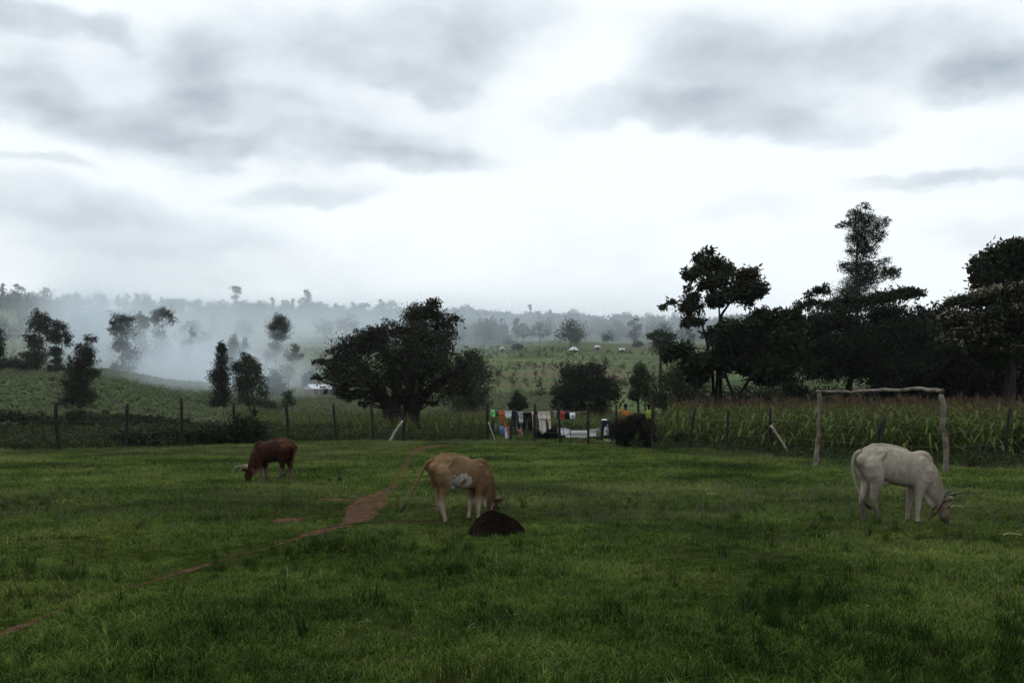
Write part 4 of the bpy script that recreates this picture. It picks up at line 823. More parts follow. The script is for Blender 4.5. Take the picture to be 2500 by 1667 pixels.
cow('reddish brown long horned cow grazing at the left', 22.7, 676, 157, .875, paint_brown,
    [(FRONT, 1, .06), (FRONT, -1, .01), (HIND, 1, .22), (HIND, -1, -.12)],
    [(-.47, 0, 1.125), (-.555, .03, 1.07), (-.59, .06, .92), (-.57, .08, .72), (-.52, .10, .55), (-.46, .12, .42), (-.37, .14, .30), (-.30, .15, .25)], HORN_LONG, thin=.84, head_yaw=.30, head_lift=.02, hump=1.1)

# ------------------------------------------------------------------ pasture: earth heap, stump, goal, rope
M['earth'] = mat('dark_earth', (.003, .002, .0016), 1.0, .5, 25, .03, 1.0, c2=(.011, .006, .0045), detail=10)
def earth_mound():
    x, y = _ground_xy(1212, 1303); z = float(zg(x, y)); rng = np.random.default_rng(3)
    n, m = 72, 26; V = [(0, 0, .30)]
    for i in range(1, m + 1):
        t = i / m
        for k in range(n):
            a = 2 * math.pi * k / n; R = .415 * (1 + .08 * math.sin(2 * a + 1) + .04 * math.sin(5 * a)); r = R * t
            h = .30 * (1 - t ** 1.9) ** .95 + .045 * math.exp(-((t * math.cos(a) + .35) ** 2 + (t * math.sin(a)) ** 2) / .12) - .03 * math.exp(-((t * math.cos(a) - .4) ** 2 + (t * math.sin(a) + .3) ** 2) / .05) + .010 * math.sin(7 * a + 9 * t) + .007 * rng.standard_normal() * (t < .97)
            V.append((r * math.cos(a), r * math.sin(a) * .85, h - .03 * (t > .96)))
    Fc = [(0, 1 + k, 1 + (k + 1) % n) for k in range(n)] + [(1 + (i - 1) * n + k, 1 + i * n + k, 1 + i * n + (k + 1) % n, 1 + (i - 1) * n + (k + 1) % n) for i in range(1, m) for k in range(n)]
    root = thing('earth_mound', 'low rounded heap of near black earth in the grass', 'mound', (x, y, z))
    obj('heap', mesh('heap', V, Fc, M['earth'], False), root)
    mb = MB()
    for _ in range(220):
        a = rng.uniform(0, 2 * math.pi); t = rng.uniform(.1, 1.3); r = .415 * t; s = rng.uniform(.005, .014)
        mb.ball((r * math.cos(a), r * math.sin(a) * .85, max(.0, .30 * (1 - min(t, 1) ** 1.9) ** .95) + .2 * s), (s, s * rng.uniform(.6, 1), s * .7), 6)
    o = obj('loose_clods', mb.mesh('loose_clods', M['earth']), root, kind='stuff')
earth_mound()
def rough_pole(P, r0, r1, rng, n=14, seg=10, kn=.05):
    Q = spline(np.array(P), n); L = np.linalg.norm(Q[-1] - Q[0]); Q[1:-1] += rng.standard_normal((n - 2, 3)) * .006 * min(L, 2)
    rr = np.linspace(r0, r1, n) * (1 + rng.normal(0, kn, n)); return MB().tube(Q, rr, seg, wob=.05, rng=rng)
def goal():
    rng = np.random.default_rng(4)
    A, B = G(1990, 30.0), G(2310, 26.6); root = thing('wooden_goal', 'rough wooden pole goal with bent posts at the pasture edge', 'goal', (A + B) / 2 * np.array([1, 1, 1]))
    o = np.array(root.location)
    def post(pts, r0, r1, mname):
        Q = [np.array(p) - o for p in pts]; Q[0][2] -= .25; return obj('post', rough_pole(Q, r0, r1, rng).mesh('post', M[mname], True), root)
    M['goalwood'] = mat('goal_wood', (.055, .040, .030), .9, .5, 5, .15, .6, c2=(.20, .175, .145))
    D0, D1 = 30.0, 26.6
    p = post([W(1989, 1137, D0), W(1996, 1080, D0), W(1999, 1020, D0), W(2000, 957, D0)], .075, .05, 'goalwood')
    p = post([W(2311, 1155, D1), W(2309, 1090, D1), W(2302, 1040, D1 + .05), W(2304, 1000, D1), W(2297, 962, D1)], .072, .075, 'goalwood')
    Q = [W(1993, 956, D0), W(2040, 956, D0 - .5), W(2080, 957.5, D0 - 1.0), W(2140, 954, 28.4), W(2190, 954, 27.9), W(2250, 952, 27.2), W(2300, 956, D1), W(2303, 955, D1 - .03)]
    obj('crossbar', rough_pole([q - o + np.array([0, 0, .02]) for q in Q], .034, .062, rng, 26, 9, .1).mesh('crossbar', M['goalwood'], True), root)
goal()
def stump():
    rng = np.random.default_rng(8); x, y = _ground_xy(829, 1177); z = float(zg(x, y)); root = thing('tree_stump', 'small dark cut stump in the grass between two cows', 'stump', (x, y, z))
    obj('trunk', rough_pole([(0, 0, -.05), (.0, 0, .05), (.01, .01, .13)], .06, .04, rng, 6, 9).mesh('trunk', M['post'], True), root)
    for a in (.3, 1.6, 2.9, 4.2, 5.2): obj('root', rough_pole([(0, 0, .04), (.09 * math.cos(a), .09 * math.sin(a), .02), (.24 * math.cos(a), .24 * math.sin(a), -.01)], .03, .012, rng, 6, 7).mesh('root', M['post'], True), root)
stump()
def ropes():
    def lay(px_list, r, m, lift=.03):
        P = []
        for a, b in px_list: x, y = _ground_xy(a, b); P.append((x, y, float(zg(x, y)) + lift))
        P = spline(np.array(P), 40); return MB().tube(P, [r] * 40, 6).mesh('tether_rope', M[m], True)
    tag(obj('tether_rope', lay([(800, 1297), (850, 1287), (905, 1281), (960, 1279), (1020, 1279), (1080, 1274), (1120, 1268)], .009, 'rope', .05)), 'thin dark rope lying across path to the tan cow', 'rope')
    a, b = W(649, 1166, 22.3), W(678, 1182, 22.6); P = spline([a, (a + b) / 2 - np.array([0, 0, .03]), b, b + np.array([.25, .1, -.09])], 16)
    tag(obj('tether_rope', MB().tube(P, [.011] * 16, 6).mesh('tether_rope', M['rope'], True)), 'dark rope hanging from the brown cow to the grass', 'rope')
ropes()
def dry_stalks():
    rng = np.random.default_rng(9)
    for (px, py, label) in [(1738, 1209, 'dry bent maize stalk lying in grass below the maize field'), (2470, 1318, 'dry pale stalk on the grass at the right edge'), (2336, 1242, 'pale dry stalk lying by the head of the white cow')]:
        x, y = _ground_xy(px, py); z = float(zg(x, y)) + .05; root = thing('dry_stalk', label, 'stalk', (x, y, z), rng.uniform(-.4, .4), scale=.75)
        obj('stem', rough_pole([(-.16, 0, 0), (-.05, .03, .03), (.06, 0, .02), (.17, -.03, 0)], .012, .006, rng, 8, 6).mesh('stem', M['straw'], True), root)
        for k in (-.06, .04, .10): obj('leaf', mesh('leaf', [(k, 0, .02), (k + .05, .03, .07), (k + .12, .06, .04), (k + .05, .05, .05)], [(0, 1, 2, 3)], M['straw']), root)
dry_stalks()

# ------------------------------------------------------------------ fences
M['wire'] = mat('wire', (.06, .055, .05), .6, .3, 20, .4)
def fence(label, posts, braces, wires, D_of=None):
    """posts: (top column, top row, bottom column, bottom row, distance, thickness px)"""
    rng = np.random.default_rng(len(posts)); x0 = G(posts[0][2], posts[0][4]); root = thing('wire_fence', label, 'fence', x0); o = x0
    tops = []
    for (tx, ty, bx, by, D, w) in posts:
        b = G(bx, D); t = W(tx, ty, D); r = w * D / F / 2
        mid = (b + t) / 2 + np.array([rng.normal(0, .03), 0, 0])
        obj('post', rough_pole([b - o - np.array([0, 0, .3]), b - o, mid - o, t - o], r * 1.1, r * .92, rng, 10, 8).mesh('post', M['post'], True), root); tops.append((b, t))
    for (tx, ty, bx, by, D, w, mm) in braces:
        b = G(bx, D - .3); t = W(tx, ty, D); r = w * D / F / 2
        obj('brace', rough_pole([b - o - np.array([0, 0, .1]), (b + t) / 2 - o, t - o], r, r * .9, rng, 8, 7).mesh('brace', M[mm], True), root)
    for h in wires:
        P = []
        for (b, t) in tops: P.append(b + (t - b) * h - o + np.array([0, -.06, 0]))
        Q = []
        for a, c in zip(P[:-1], P[1:]):
            for k in np.linspace(0, 1, 6)[:-1]: Q.append(a + (c - a) * k - np.array([0, 0, .05 * math.sin(k * math.pi)]))
        Q.append(P[-1]); obj('wire', MB().tube(Q, [.004] * len(Q), 4).mesh('wire', M['wire']), root)
fence('wire fence on rough dark posts along the left end of the pasture',
      [(-160, 985, -158, 1100, 38.6, 8), (137, 982, 146, 1100, 39.4, 9), (312, 985, 307, 1090, 42.5, 8), (442, 972, 446, 1089, 43.6, 7.5), (571, 984, 577, 1080, 46, 7.5), (698, 982, 703, 1072, 49, 7), (814, 985, 818, 1080, 48, 6.5), (906, 987, 912, 1075, 49.5, 6), (981, 988, 983, 1078, 48.9, 7)],
      [(983, 1026, 948, 1078, 48.7, 6, 'greywood')], (.35, .62, .88))
fence('wire fence whose dark posts carry the washing lines',
      [(1191, 986, 1190, 1075, 50, 7.5), (1254, 995, 1246, 1076, 49.4, 6), (1306, 986, 1304, 1078, 48.9, 6.5), (1366, 986, 1368, 1085, 45.4, 6.5), (1436, 990, 1436, 1087, 44.5, 6), (1505, 988, 1508, 1092, 43.5, 6.5), (1594, 985, 1591, 1100, 40, 6.5)],
      [(1192, 1030, 1210, 1077, 49.8, 3, 'greywood')], (.3, .6))
fence('leaning post fence along the front of the maize field',
      [(1697, 995, 1684, 1092, 42, 6.5), (1778, 1000, 1776, 1098, 39.5, 6.5), (1880, 996, 1882, 1110, 37.2, 7), (2158, 1020, 2135, 1120, 33.2, 9), (2306, 1035, 2300, 1130, 32, 9), (2466, 995, 2456, 1132, 30.5, 8.5), (2720, 990, 2716, 1140, 30, 9)],
      [(1882, 1038, 1852, 1104, 37.1, 5, 'post'), (1881, 1038, 1932, 1118, 36.9, 5.5, 'greywood'), (2160, 1016, 2148, 1048, 33.1, 8, 'post')], (.4, .75))
tag(obj('short_post', rough_pole([G(1204, 51) - np.array([0, 0, .2]), W(1203, 1050, 51), W(1204, 1022, 51)], .05, .045, np.random.default_rng(2), 7, 7).mesh('short_post', M['post'], True)), 'short dark post behind the left end of the washing line', 'post')
tag(obj('short_post', rough_pole([G(1648, 52) - np.array([0, 0, .2]), W(1648, 1040, 52), W(1646, 1020, 52)], .07, .05, np.random.default_rng(2), 7, 7).mesh('short_post', M['post'], True)), 'short dark post in weeds right of the dark bush', 'post')
tag(obj('short_post', rough_pole([G(1490, 50) - np.array([0, 0, .2]), W(1490, 1045, 50), W(1489, 1025, 50)], .055, .05, np.random.default_rng(6), 7, 7).mesh('short_post', M['post'], True)), 'short dark post between blue basin and dark bush', 'post')
tag(obj('leaf_sprig', mesh('leaf_sprig', *leaf_quads(np.array([W(1436 + a, 986 - b, 44.5) for a, b in zip(np.linspace(-5, 14, 22), 6 * np.sin(np.linspace(.2, 2.6, 22)))]), .10, np.random.default_rng(1), .35), M['crop'])), 'pale leafy sprig growing from a washing line post top', 'sprig')

# ------------------------------------------------------------------ washing
def garment(name, label, cat, rows, D, col, col2=None, seed=0, wave=.085, thick=.006, group='washing on the lines'):
    """rows: list of strips; each strip = [(row, left column, right column), ...] top to bottom; cloth hangs in folds"""
    rng = np.random.default_rng(seed); V, Fc = [], []
    for strip in rows:
        s = np.array(strip, float); m = 14; t = np.linspace(0, len(s) - 1, m); R = np.stack([np.interp(t, np.arange(len(s)), s[:, k]) for k in range(3)], 1); n = 13; base = len(V); ph = rng.uniform(0, 6.28); fr = rng.uniform(9, 15)
        for i in range(m):
            for k in range(n):
                u = k / (n - 1); jit = rng.normal(0, .35) if k in (0, n - 1) or i == m - 1 else 0
                px = R[i, 1] + (R[i, 2] - R[i, 1]) * u + jit; p = W(px, R[i, 0] + (.6 * math.sin(u * 9 + ph) if i == m - 1 else 0), D)
                g = .25 + .75 * i / (m - 1); p[1] += wave * g * (math.sin(fr * p[0] * 2.2 + ph) + .5 * math.sin(fr * 4.3 * p[0] + 2 * ph + i * .2)) + .03 * math.sin(i * .5 + ph); V.append(p)
        Fc += [(base + i * n + k, base + i * n + k + 1, base + (i + 1) * n + k + 1, base + (i + 1) * n + k) for i in range(m - 1) for k in range(n - 1)]
    V = np.array(V); c = V.mean(0); c[2] = V[:, 2].max(); V -= c
    m_ = bpy.data.materials.get('cloth_%s' % (str(col) + str(col2))) or mat('cloth_%s' % (str(col) + str(col2)), col, .9, .15, 16, .1, 0, col2)
    me = mesh(name, V, Fc, m_, True); o = obj(name, me, loc=c); sd_ = o.modifiers.new('thickness', 'SOLIDIFY'); sd_.thickness = thick
    tag(o, label, cat, group); return o
BLK, NAVY, WHT = (.008, .008, .010), (.012, .014, .03), (.62, .63, .66)
def washing():
    g = garment; D = 50.2
    g('light_green_shirt', 'bright light green top at the left end of the line', 'shirt', [[(1000, 1198.5, 1207.5), (1009, 1197, 1209), (1017, 1200, 1209)]], D, (.22, .62, .22), None, 1)
    g('grey_shirt', 'small dark grey garment beside the bright green top', 'shirt', [[(1003, 1211, 1218), (1016, 1211.5, 1217)]], D, (.06, .06, .055), None, 2)
    g('orange_trousers', 'rust orange garment with two long hanging legs', 'trousers', [[(1002, 1218.5, 1231.5), (1016, 1220, 1232)], [(1016, 1220.5, 1227), (1028, 1222, 1226.5), (1034, 1222.5, 1226)], [(1016, 1227, 1232.5), (1030, 1230, 1236.5), (1043, 1230, 1236)]], D, (.33, .095, .03), (.42, .13, .045), 3)
    g('white_shirt', 'white and grey shirt hanging right of the orange garment', 'shirt', [[(1003, 1232, 1249), (1012, 1232.5, 1248.5), (1021, 1236, 1247)]], D, (.42, .44, .48), WHT, 4)
    g('navy_trousers', 'navy trousers hanging just right of the leaning post', 'trousers', [[(1004, 1253.5, 1263), (1014, 1254, 1266)], [(1014, 1254, 1260.5), (1044, 1253.5, 1259)], [(1014, 1262, 1269), (1045, 1263.5, 1270)]], D, NAVY, (.02, .022, .045), 5)
    g('patterned_top', 'white top with dark pattern over black trousers', 'shirt', [[(1006, 1264, 1276.5), (1013, 1265, 1277)], [(1013, 1266.5, 1276.5), (1025, 1267, 1277.5), (1032, 1268, 1277)]], D - .25, (.10, .11, .12), (.62, .64, .66), 6)
    g('black_trousers', 'wide black trousers hanging left of the thick middle post', 'trousers', [[(1007, 1276.5, 1298), (1020, 1277, 1299)], [(1020, 1277, 1287.5), (1047, 1274, 1283.5)], [(1020, 1287.5, 1299), (1047, 1290, 1300.5)]], D, BLK, (.014, .014, .016), 7)
    g('pink_towel', 'pale pink towel partly hidden behind a post', 'towel', [[(1005, 1298.5, 1304.5), (1030, 1299, 1304), (1042, 1300, 1303.5)]], D + .2, (.42, .24, .22), (.5, .36, .33), 8)
    g('blue_shorts', 'bright blue and black shorts right of the thick middle post', 'shorts', [[(1003, 1308, 1313.5), (1013, 1308, 1313)], [(1019, 1308, 1313), (1029, 1309, 1313)]], D + .1, (.03, .13, .30), (.012, .012, .02), 9)
    g('cream_trousers', 'long cream and pink trousers hanging right of the middle post', 'trousers', [[(1004.5, 1313, 1342), (1018, 1314, 1344), (1024, 1315, 1344.5)], [(1024, 1315.5, 1331), (1046, 1317, 1334.5), (1053, 1319, 1334), (1059, 1323, 1326)], [(1024, 1336.5, 1344.5), (1040, 1340, 1345), (1047, 1340, 1343.5)]], D - .2, (.44, .36, .33), (.55, .50, .45), 10)
    E = 50.9
    g('dark_bag', 'small black and white bag hanging on the short post', 'bag', [[(1032, 1207, 1212), (1043, 1207, 1214.5), (1052, 1209, 1214)]], 50.7, BLK, (.18, .19, .19), 11)
    g('blue_dress', 'blue garment on the low line under the orange one', 'dress', [[(1039, 1219, 1229), (1050, 1218.5, 1232), (1061, 1219.5, 1232.5)]], E, (.05, .11, .30), (.22, .26, .42), 12)
    g('white_towel', 'narrow white cloth on the low line beside the blue garment', 'towel', [[(1042, 1230, 1237), (1060, 1232.5, 1239), (1071, 1233, 1238.5)]], E - .2, (.55, .53, .54), WHT, 13)
    g('maroon_shirt', 'pink and maroon garment on the low line by the leaning post', 'shirt', [[(1043, 1237, 1243), (1056, 1238, 1244.5), (1069, 1238, 1243)]], E, (.32, .05, .09), (.48, .24, .28), 14)
    g('pink_blouse', 'pink patterned blouse low under the black trousers', 'blouse', [[(1043, 1260, 1272), (1052, 1262, 1275)], [(1052, 1268, 1275.5), (1063, 1272, 1278)], [(1052, 1265, 1268.5), (1065, 1266, 1268)]], E, (.34, .13, .16), (.52, .36, .38), 15)
    D = 47.5
    g('grey_vest', 'grey garment at left end of the short right line', 'shirt', [[(1004, 1353.5, 1358.5), (1019, 1354, 1358)]], D, (.22, .23, .26), None, 16)
    g('navy_vest', 'navy garment half behind the post on the right line', 'shirt', [[(1003, 1358.5, 1367), (1020, 1358.5, 1366)]], D, NAVY, (.10, .11, .16), 17)
    g('red_shirt', 'red shirt hanging right of the fourth line post', 'shirt', [[(1004, 1369.5, 1379), (1023, 1370, 1378.5)]], D, (.33, .035, .04), None, 18)
    g('black_shirt', 'black shirt between red and white ones on the right', 'shirt', [[(1006, 1379, 1391), (1014, 1379.5, 1391), (1023, 1380, 1392)]], D, BLK, None, 19)
    g('white_blouse', 'white blouse at the right end of the short line', 'shirt', [[(1007, 1391, 1403.5), (1014, 1390.5, 1404.5), (1022, 1391, 1404)]], D, (.5, .52, .56), WHT, 20)
    D = 50
    g('white_sheet', 'bright white cloth low in front of the dark bush', 'sheet', [[(1044, 1362, 1380), (1048, 1361, 1390), (1062, 1363, 1391)], [(1062, 1380, 1391.5), (1069, 1381, 1391)]], D, (.5, .52, .57), WHT, 21)
    g('cream_tarp', 'long sagging cream sheet tied low between posts', 'sheet', [[(1050.5, 1393, 1434), (1058, 1393, 1434), (1068, 1393, 1433)]], D, (.40, .42, .38), (.52, .53, .48), 22, .03)
    g('cream_sheet', 'pale sheet continuing right of the slim post', 'sheet', [[(1048, 1436, 1455), (1056, 1436, 1455.5), (1065, 1437, 1456)]], D, (.42, .43, .40), (.54, .55, .51), 23, .03)
    g('brown_cloth', 'brownish cloth hanging left of the basin post', 'cloth', [[(1045, 1455, 1467), (1066, 1454.5, 1466)]], D, (.15, .12, .10), (.22, .18, .15), 24)
    g('white_sack', 'white sack hanging right of the basin post', 'sack', [[(1034, 1478, 1483), (1045, 1474, 1486), (1063, 1474, 1486)]], D, (.45, .47, .52), WHT, 25)
    M['line'] = mat('line', (.30, .31, .30), .8, .2, 20)
    def line(label, pts, r=.006):
        P = spline(np.array([W(*p) for p in pts]), 30); tag(obj('clothes_line', MB().tube(P, [r] * 30, 5).mesh('clothes_line', M['line'], True)), label, 'line')
    line('upper washing line strung between the left posts', [(1191, 999.5, 50), (1220, 1001.5, 50.2), (1250, 1003, 50.2), (1285, 1006, 50.2), (1306, 1004, 50.2), (1345, 1004, 50.2), (1366, 1003, 47)])
    line('short right washing line holding the red shirt', [(1352, 1003, 47.5), (1380, 1005, 47.5), (1404, 1006.5, 47.5), (1436, 1004, 46)])
    line('low line strung below the upper washing', [(1203, 1034, 51), (1230, 1041, 50.9), (1260, 1042.5, 50.9), (1304, 1040, 50)])
    line('low line carrying the cream sheet', [(1360, 1043, 50), (1392, 1050, 50), (1434, 1050.5, 50), (1470, 1042, 50)])
washing()

# ------------------------------------------------------------------ yard things by the washing
def yard():
    rng = np.random.default_rng(12)
    b = G(1471, 50); root = thing('basin_stand', 'dark wooden post carrying the blue basin', 'post', b)
    obj('post', rough_pole([(0, 0, -.2), (0, 0, .4), (.01, 0, .80)], .075, .065, rng, 8, 9).mesh('post', M['post'], True), root)
    zt = b[2] + .80; obj('platform', MB().box((.06, 0, .815), (.30, .28, .03)).mesh('platform', M['post']), root)
    M['blue'] = mat('blue_plastic', (.010, .014, .06), .35, .2, 6, .5); M['whitep'] = mat('white_plastic', (.5, .53, .6), .4, .15, 6, .4)
    bk = thing('blue_basin', 'dark blue basin with white lid on the dark post', 'basin', (b[0] + .10, b[1], zt + .03))
    def lathe(prof, n=24):
        V = [(r * math.cos(2 * math.pi * k / n), r * math.sin(2 * math.pi * k / n), z) for r, z in prof for k in range(n)]; return V, [(i * n + k, i * n + (k + 1) % n, (i + 1) * n + (k + 1) % n, (i + 1) * n + k) for i in range(len(prof) - 1) for k in range(n)]
    obj('tub', mesh('tub', *lathe([(.0, 0), (.115, 0), (.12, .01), (.155, .24), (.165, .25), (.165, .265), (.14, .265), (.11, .02), (0, .02)]), M['blue'], True), bk)
    obj('lid', mesh('lid', *lathe([(.170, .262), (.170, .28), (.13, .31), (.05, .325), (0, .33)]), M['whitep'], True), bk)
    for s in (-1, 1): obj('handle', MB().tube([(s * .16, -.05, .22), (s * .19, 0, .20), (s * .16, .05, .22)], [.01] * 3, 6).mesh('handle', M['blue'], True), bk)
    M['redp'] = mat('red_clay', (.22, .07, .05), .8, .3, 14); M['stone'] = mat('pale_stone', (.24, .18, .15), .9, .3, 9, .15, .4); M['lime'] = mat('lime_plastic', (.13, .22, .05), .6, .3, 9)
    g = G(1411, 50.5); x = thing('red_trough', 'small red oblong trough on grass below the sheet', 'trough', g)
    obj('tray', MB().box((0, 0, .045), (.30, .16, .09), taper=1.12).mesh('tray', M['redp']), x); obj('rim', MB().box((0, 0, .10), (.36, .20, .02)).mesh('rim', M['stone']), x)
    for i, (px, D, w, h, lab) in enumerate([(1468, 49.0, .42, .12, 'pinkish stone slab below the basin post'), (1486, 48.6, .34, .14, 'middle pale stone slab left of the dark bush'), (1499, 48.2, .26, .10, 'small pale slab touching the dark bush')]):
        mb = MB().box((0, 0, h / 2 - .02), (w, .30, h), rng.uniform(-.2, .2), .93); tag(obj('stone_slab', mb.mesh('stone_slab', M['stone']), loc=G(px, D)), lab, 'stone', 'slabs by the bush')
    V = []; n = 12
    c = G(1490, 49.4)
    for i in range(n):
        for k in range(4): V.append((-.34 + .68 * i / (n - 1), -.12 + .24 * k / 3, .10 + .05 * math.sin(i * 1.1 + k) + .02 * k))
    o = obj('plastic_sheet', mesh('plastic_sheet', V, [(i * 4 + k, i * 4 + k + 1, (i + 1) * 4 + k + 1, (i + 1) * 4 + k) for i in range(n - 1) for k in range(3)], M['lime'], True), loc=c); o.modifiers.new('t', 'SOLIDIFY').thickness = .01
    tag(o, 'crumpled lime green sheet behind the stone slabs', 'sheet')
    for (a, b_, D, lab) in [((1597, 1070), (1628, 1073.5), 49.6, 'upper pale pole lying right of the dark bush'), ((1599, 1074.5), (1632, 1075), 49.0, 'lower pale pole lying right of the dark bush')]:
        tag(obj('pale_pole', rough_pole([W(*a, D), W((a[0] + b_[0]) / 2, (a[1] + b_[1]) / 2, D), W(*b_, D)], .022, .02, rng, 8, 7).mesh('pale_pole', M['greywood'], True)), lab, 'pole', 'poles on the ground')
    mb = MB(); V, Fc = ball((0, 0, .05), (.24, .12, .075), 14); V += rng.standard_normal(V.shape) * .012; mb.add(V, Fc)
    tag(obj('pale_sack', mb.mesh('pale_sack', M['greywood'], True), loc=G(1112, 54)), 'pale crumpled sack lying in weeds near the gate', 'sack')
    M['tin'] = mat('corrugated_tin', (.36, .37, .39), .45, .2, 5, .5)
yard()

# ------------------------------------------------------------------ people
def person(label, D, px, height, face, shirt_col, lower_col, arm, other, width=1.0, shirt_low=.50, sleeves=True):
    """arm / other: joint chains of the left and right arm in body units (1 = body height), x right, y away from the viewer"""
    b = G(px, D); root = thing('person', label, 'person', b, face, group='people in the field', scale=height)
    skin = np.array([.028, .016, .011]); mb = MB()
    sw = .118 * width
    mb.tube([(0, 0, .46), (0, 0, .50), (0, 0, .56), (0, 0, .63), (0, 0, .72), (0, 0, .79), (0, 0, .815)], None, 14, [(.06, .085 * width), (.065, .092 * width), (.062, .085 * width), (.060, .080 * width), (.068, .105 * width), (.060, .110 * width), (.035, .06)])
    mb.tube([(0, 0, .79), (0, .002, .84), (0, .005, .87)], [.036, .032, .033], 10)
    mb.ball((0, .004, .935), (.046, .056, .066), 14); mb.ball((0, .055, .925), (.010, .016, .014), 8); mb.tube([(-.018, .052, .902), (0, .058, .900), (.018, .052, .902)], [.006] * 3, 6)
    for s in (-1, 1):
        mb.ball((s * .047, 0, .93), (.008, .014, .018), 8)
        mb.tube([(s * .05, 0, .50), (s * .055, 0, .40), (s * .055, .005, .28), (s * .055, 0, .17), (s * .055, -.005, .045), (s * .055, .0, .02)], [.058, .053, .036, .034, .022, .022], 10)
        mb.tube([(s * .055, -.02, .015), (s * .057, .03, .016), (s * .058, .085, .010)], [.020, .022, .014], 8)
    def arm_mesh(ch, target, infl=0.0, upto=None):
        P = np.array(ch); rr = np.array([.034, .028, .023, .017]) + infl
        if upto: P, rr = P[:upto], rr[:upto]
        target.tube(P, rr, 9)
    hands = []
    for ch in (arm, other):
        ch = np.array(ch); sh, el, wr, tip = ch; arm_mesh([sh, (sh + el) / 2, el, wr], mb)
        d = (tip - wr) / np.linalg.norm(tip - wr); sd_ = np.cross(d, [0, 1, 0]); sd_ /= np.linalg.norm(sd_) + 1e-9
        palm = wr + d * .045; mb.tube([wr, wr + d * .02, palm, palm + d * .01], [.014, .020, .021, .012], 8)
        for k, (o, l) in enumerate([(-.75, .030), (-.27, .040), (.27, .042), (.75, .036)]):
            f0 = palm + sd_ * o * .021; m1 = f0 + d * l * .6 + sd_ * o * .006; mb.tube([f0 - d * .01, m1, m1 + d * l * .5 + np.array([0, .008, 0])], [.0058, .0054, .0042], 6)
        f0 = wr + d * .018 + sd_ * .018; mb.tube([f0, f0 + sd_ * .018 + d * .014, f0 + sd_ * .026 + d * .034], [.007, .0062, .0048], 6)
    body = fuse(mb, .0052, 3); co = verts(body); C = np.tile(skin, (len(co), 1)); C *= (1 + .12 * vnoise(co[:, 0] * 60, co[:, 2] * 60, 1))[:, None]
    coat(body, C); body.materials.append(M['skin']); obj('body', body, root)
    hm = MB().ball((0, -.004, .952), (.050, .058, .055), 16); h = fuse(hm, .006, 2, 'hair'); coat(h, np.tile(np.array([.006, .005, .005]), (len(h.vertices), 1))); h.materials.append(M['skin']); obj('hair', h, root)
    sm = MB(); sm.tube([(0, 0, shirt_low - .02), (0, 0, shirt_low + .04), (0, 0, .62), (0, 0, .72), (0, 0, .79), (0, 0, .818)], None, 16, [(.076, .102 * width), (.078, .104 * width), (.074, .098 * width), (.080, .118 * width), (.070, .124 * width), (.042, .07)])
    if sleeves:
        for ch in (arm, other):
            ch = np.array(ch); e = ch[0] + (ch[1] - ch[0]) * .62; sm.tube([ch[0] + (ch[0] - e) * .15, ch[0], e], [.044, .048, .044], 10)
    sh = fuse(sm, .008, 3, 'shirt'); co = verts(sh); co2 = co + np.stack([.004 * np.sin(co[:, 2] * 90 + co[:, 0] * 40), .004 * np.sin(co[:, 2] * 70), 0 * co[:, 0]], 1); sh.vertices.foreach_set('co', co2.astype(np.float32).ravel())
    coat(sh, np.tile(np.array(shirt_col), (len(co), 1))); sh.materials.append(M['skin']); obj('shirt', sh, root)
    tm = MB(); tm.tube([(0, 0, .54), (0, 0, .50), (0, 0, .455)], None, 14, [(.070, .097 * width), (.073, .10 * width), (.06, .09 * width)])
    for s in (-1, 1): tm.tube([(s * .05, 0, .50), (s * .056, 0, .40), (s * .056, 0, .28), (s * .056, 0, .10)], [.066, .062, .05, .042], 10)
    tr = fuse(tm, .008, 3, 'trousers'); coat(tr, np.tile(np.array(lower_col), (len(tr.vertices), 1))); tr.materials.append(M['skin']); obj('trousers', tr, root)
person('person in orange shirt seen from behind with left arm raised', 50.5, 1527.5, 1.90, 0, (.36, .15, .035), (.03, .03, .04),
       [(-.115, 0, .785), (-.165, .02, .92), (-.095, .03, 1.045), (-.02, .03, 1.07)], [(.115, 0, .785), (.15, 0, .65), (.13, .06, .53), (.12, .10, .47)], 1.05)
person('slim person in lime vest behind dark bush with arm raised', 56, 1584, 1.86, 0, (.33, .42, .05), (.02, .02, .022),
       [(-.09, 0, .79), (-.115, .02, .93), (-.105, .03, 1.04), (-.095, .03, 1.10)], [(.09, 0, .79), (.19, -.02, .68), (.10, .03, .60), (.05, .05, .57)], .86, .56, False)

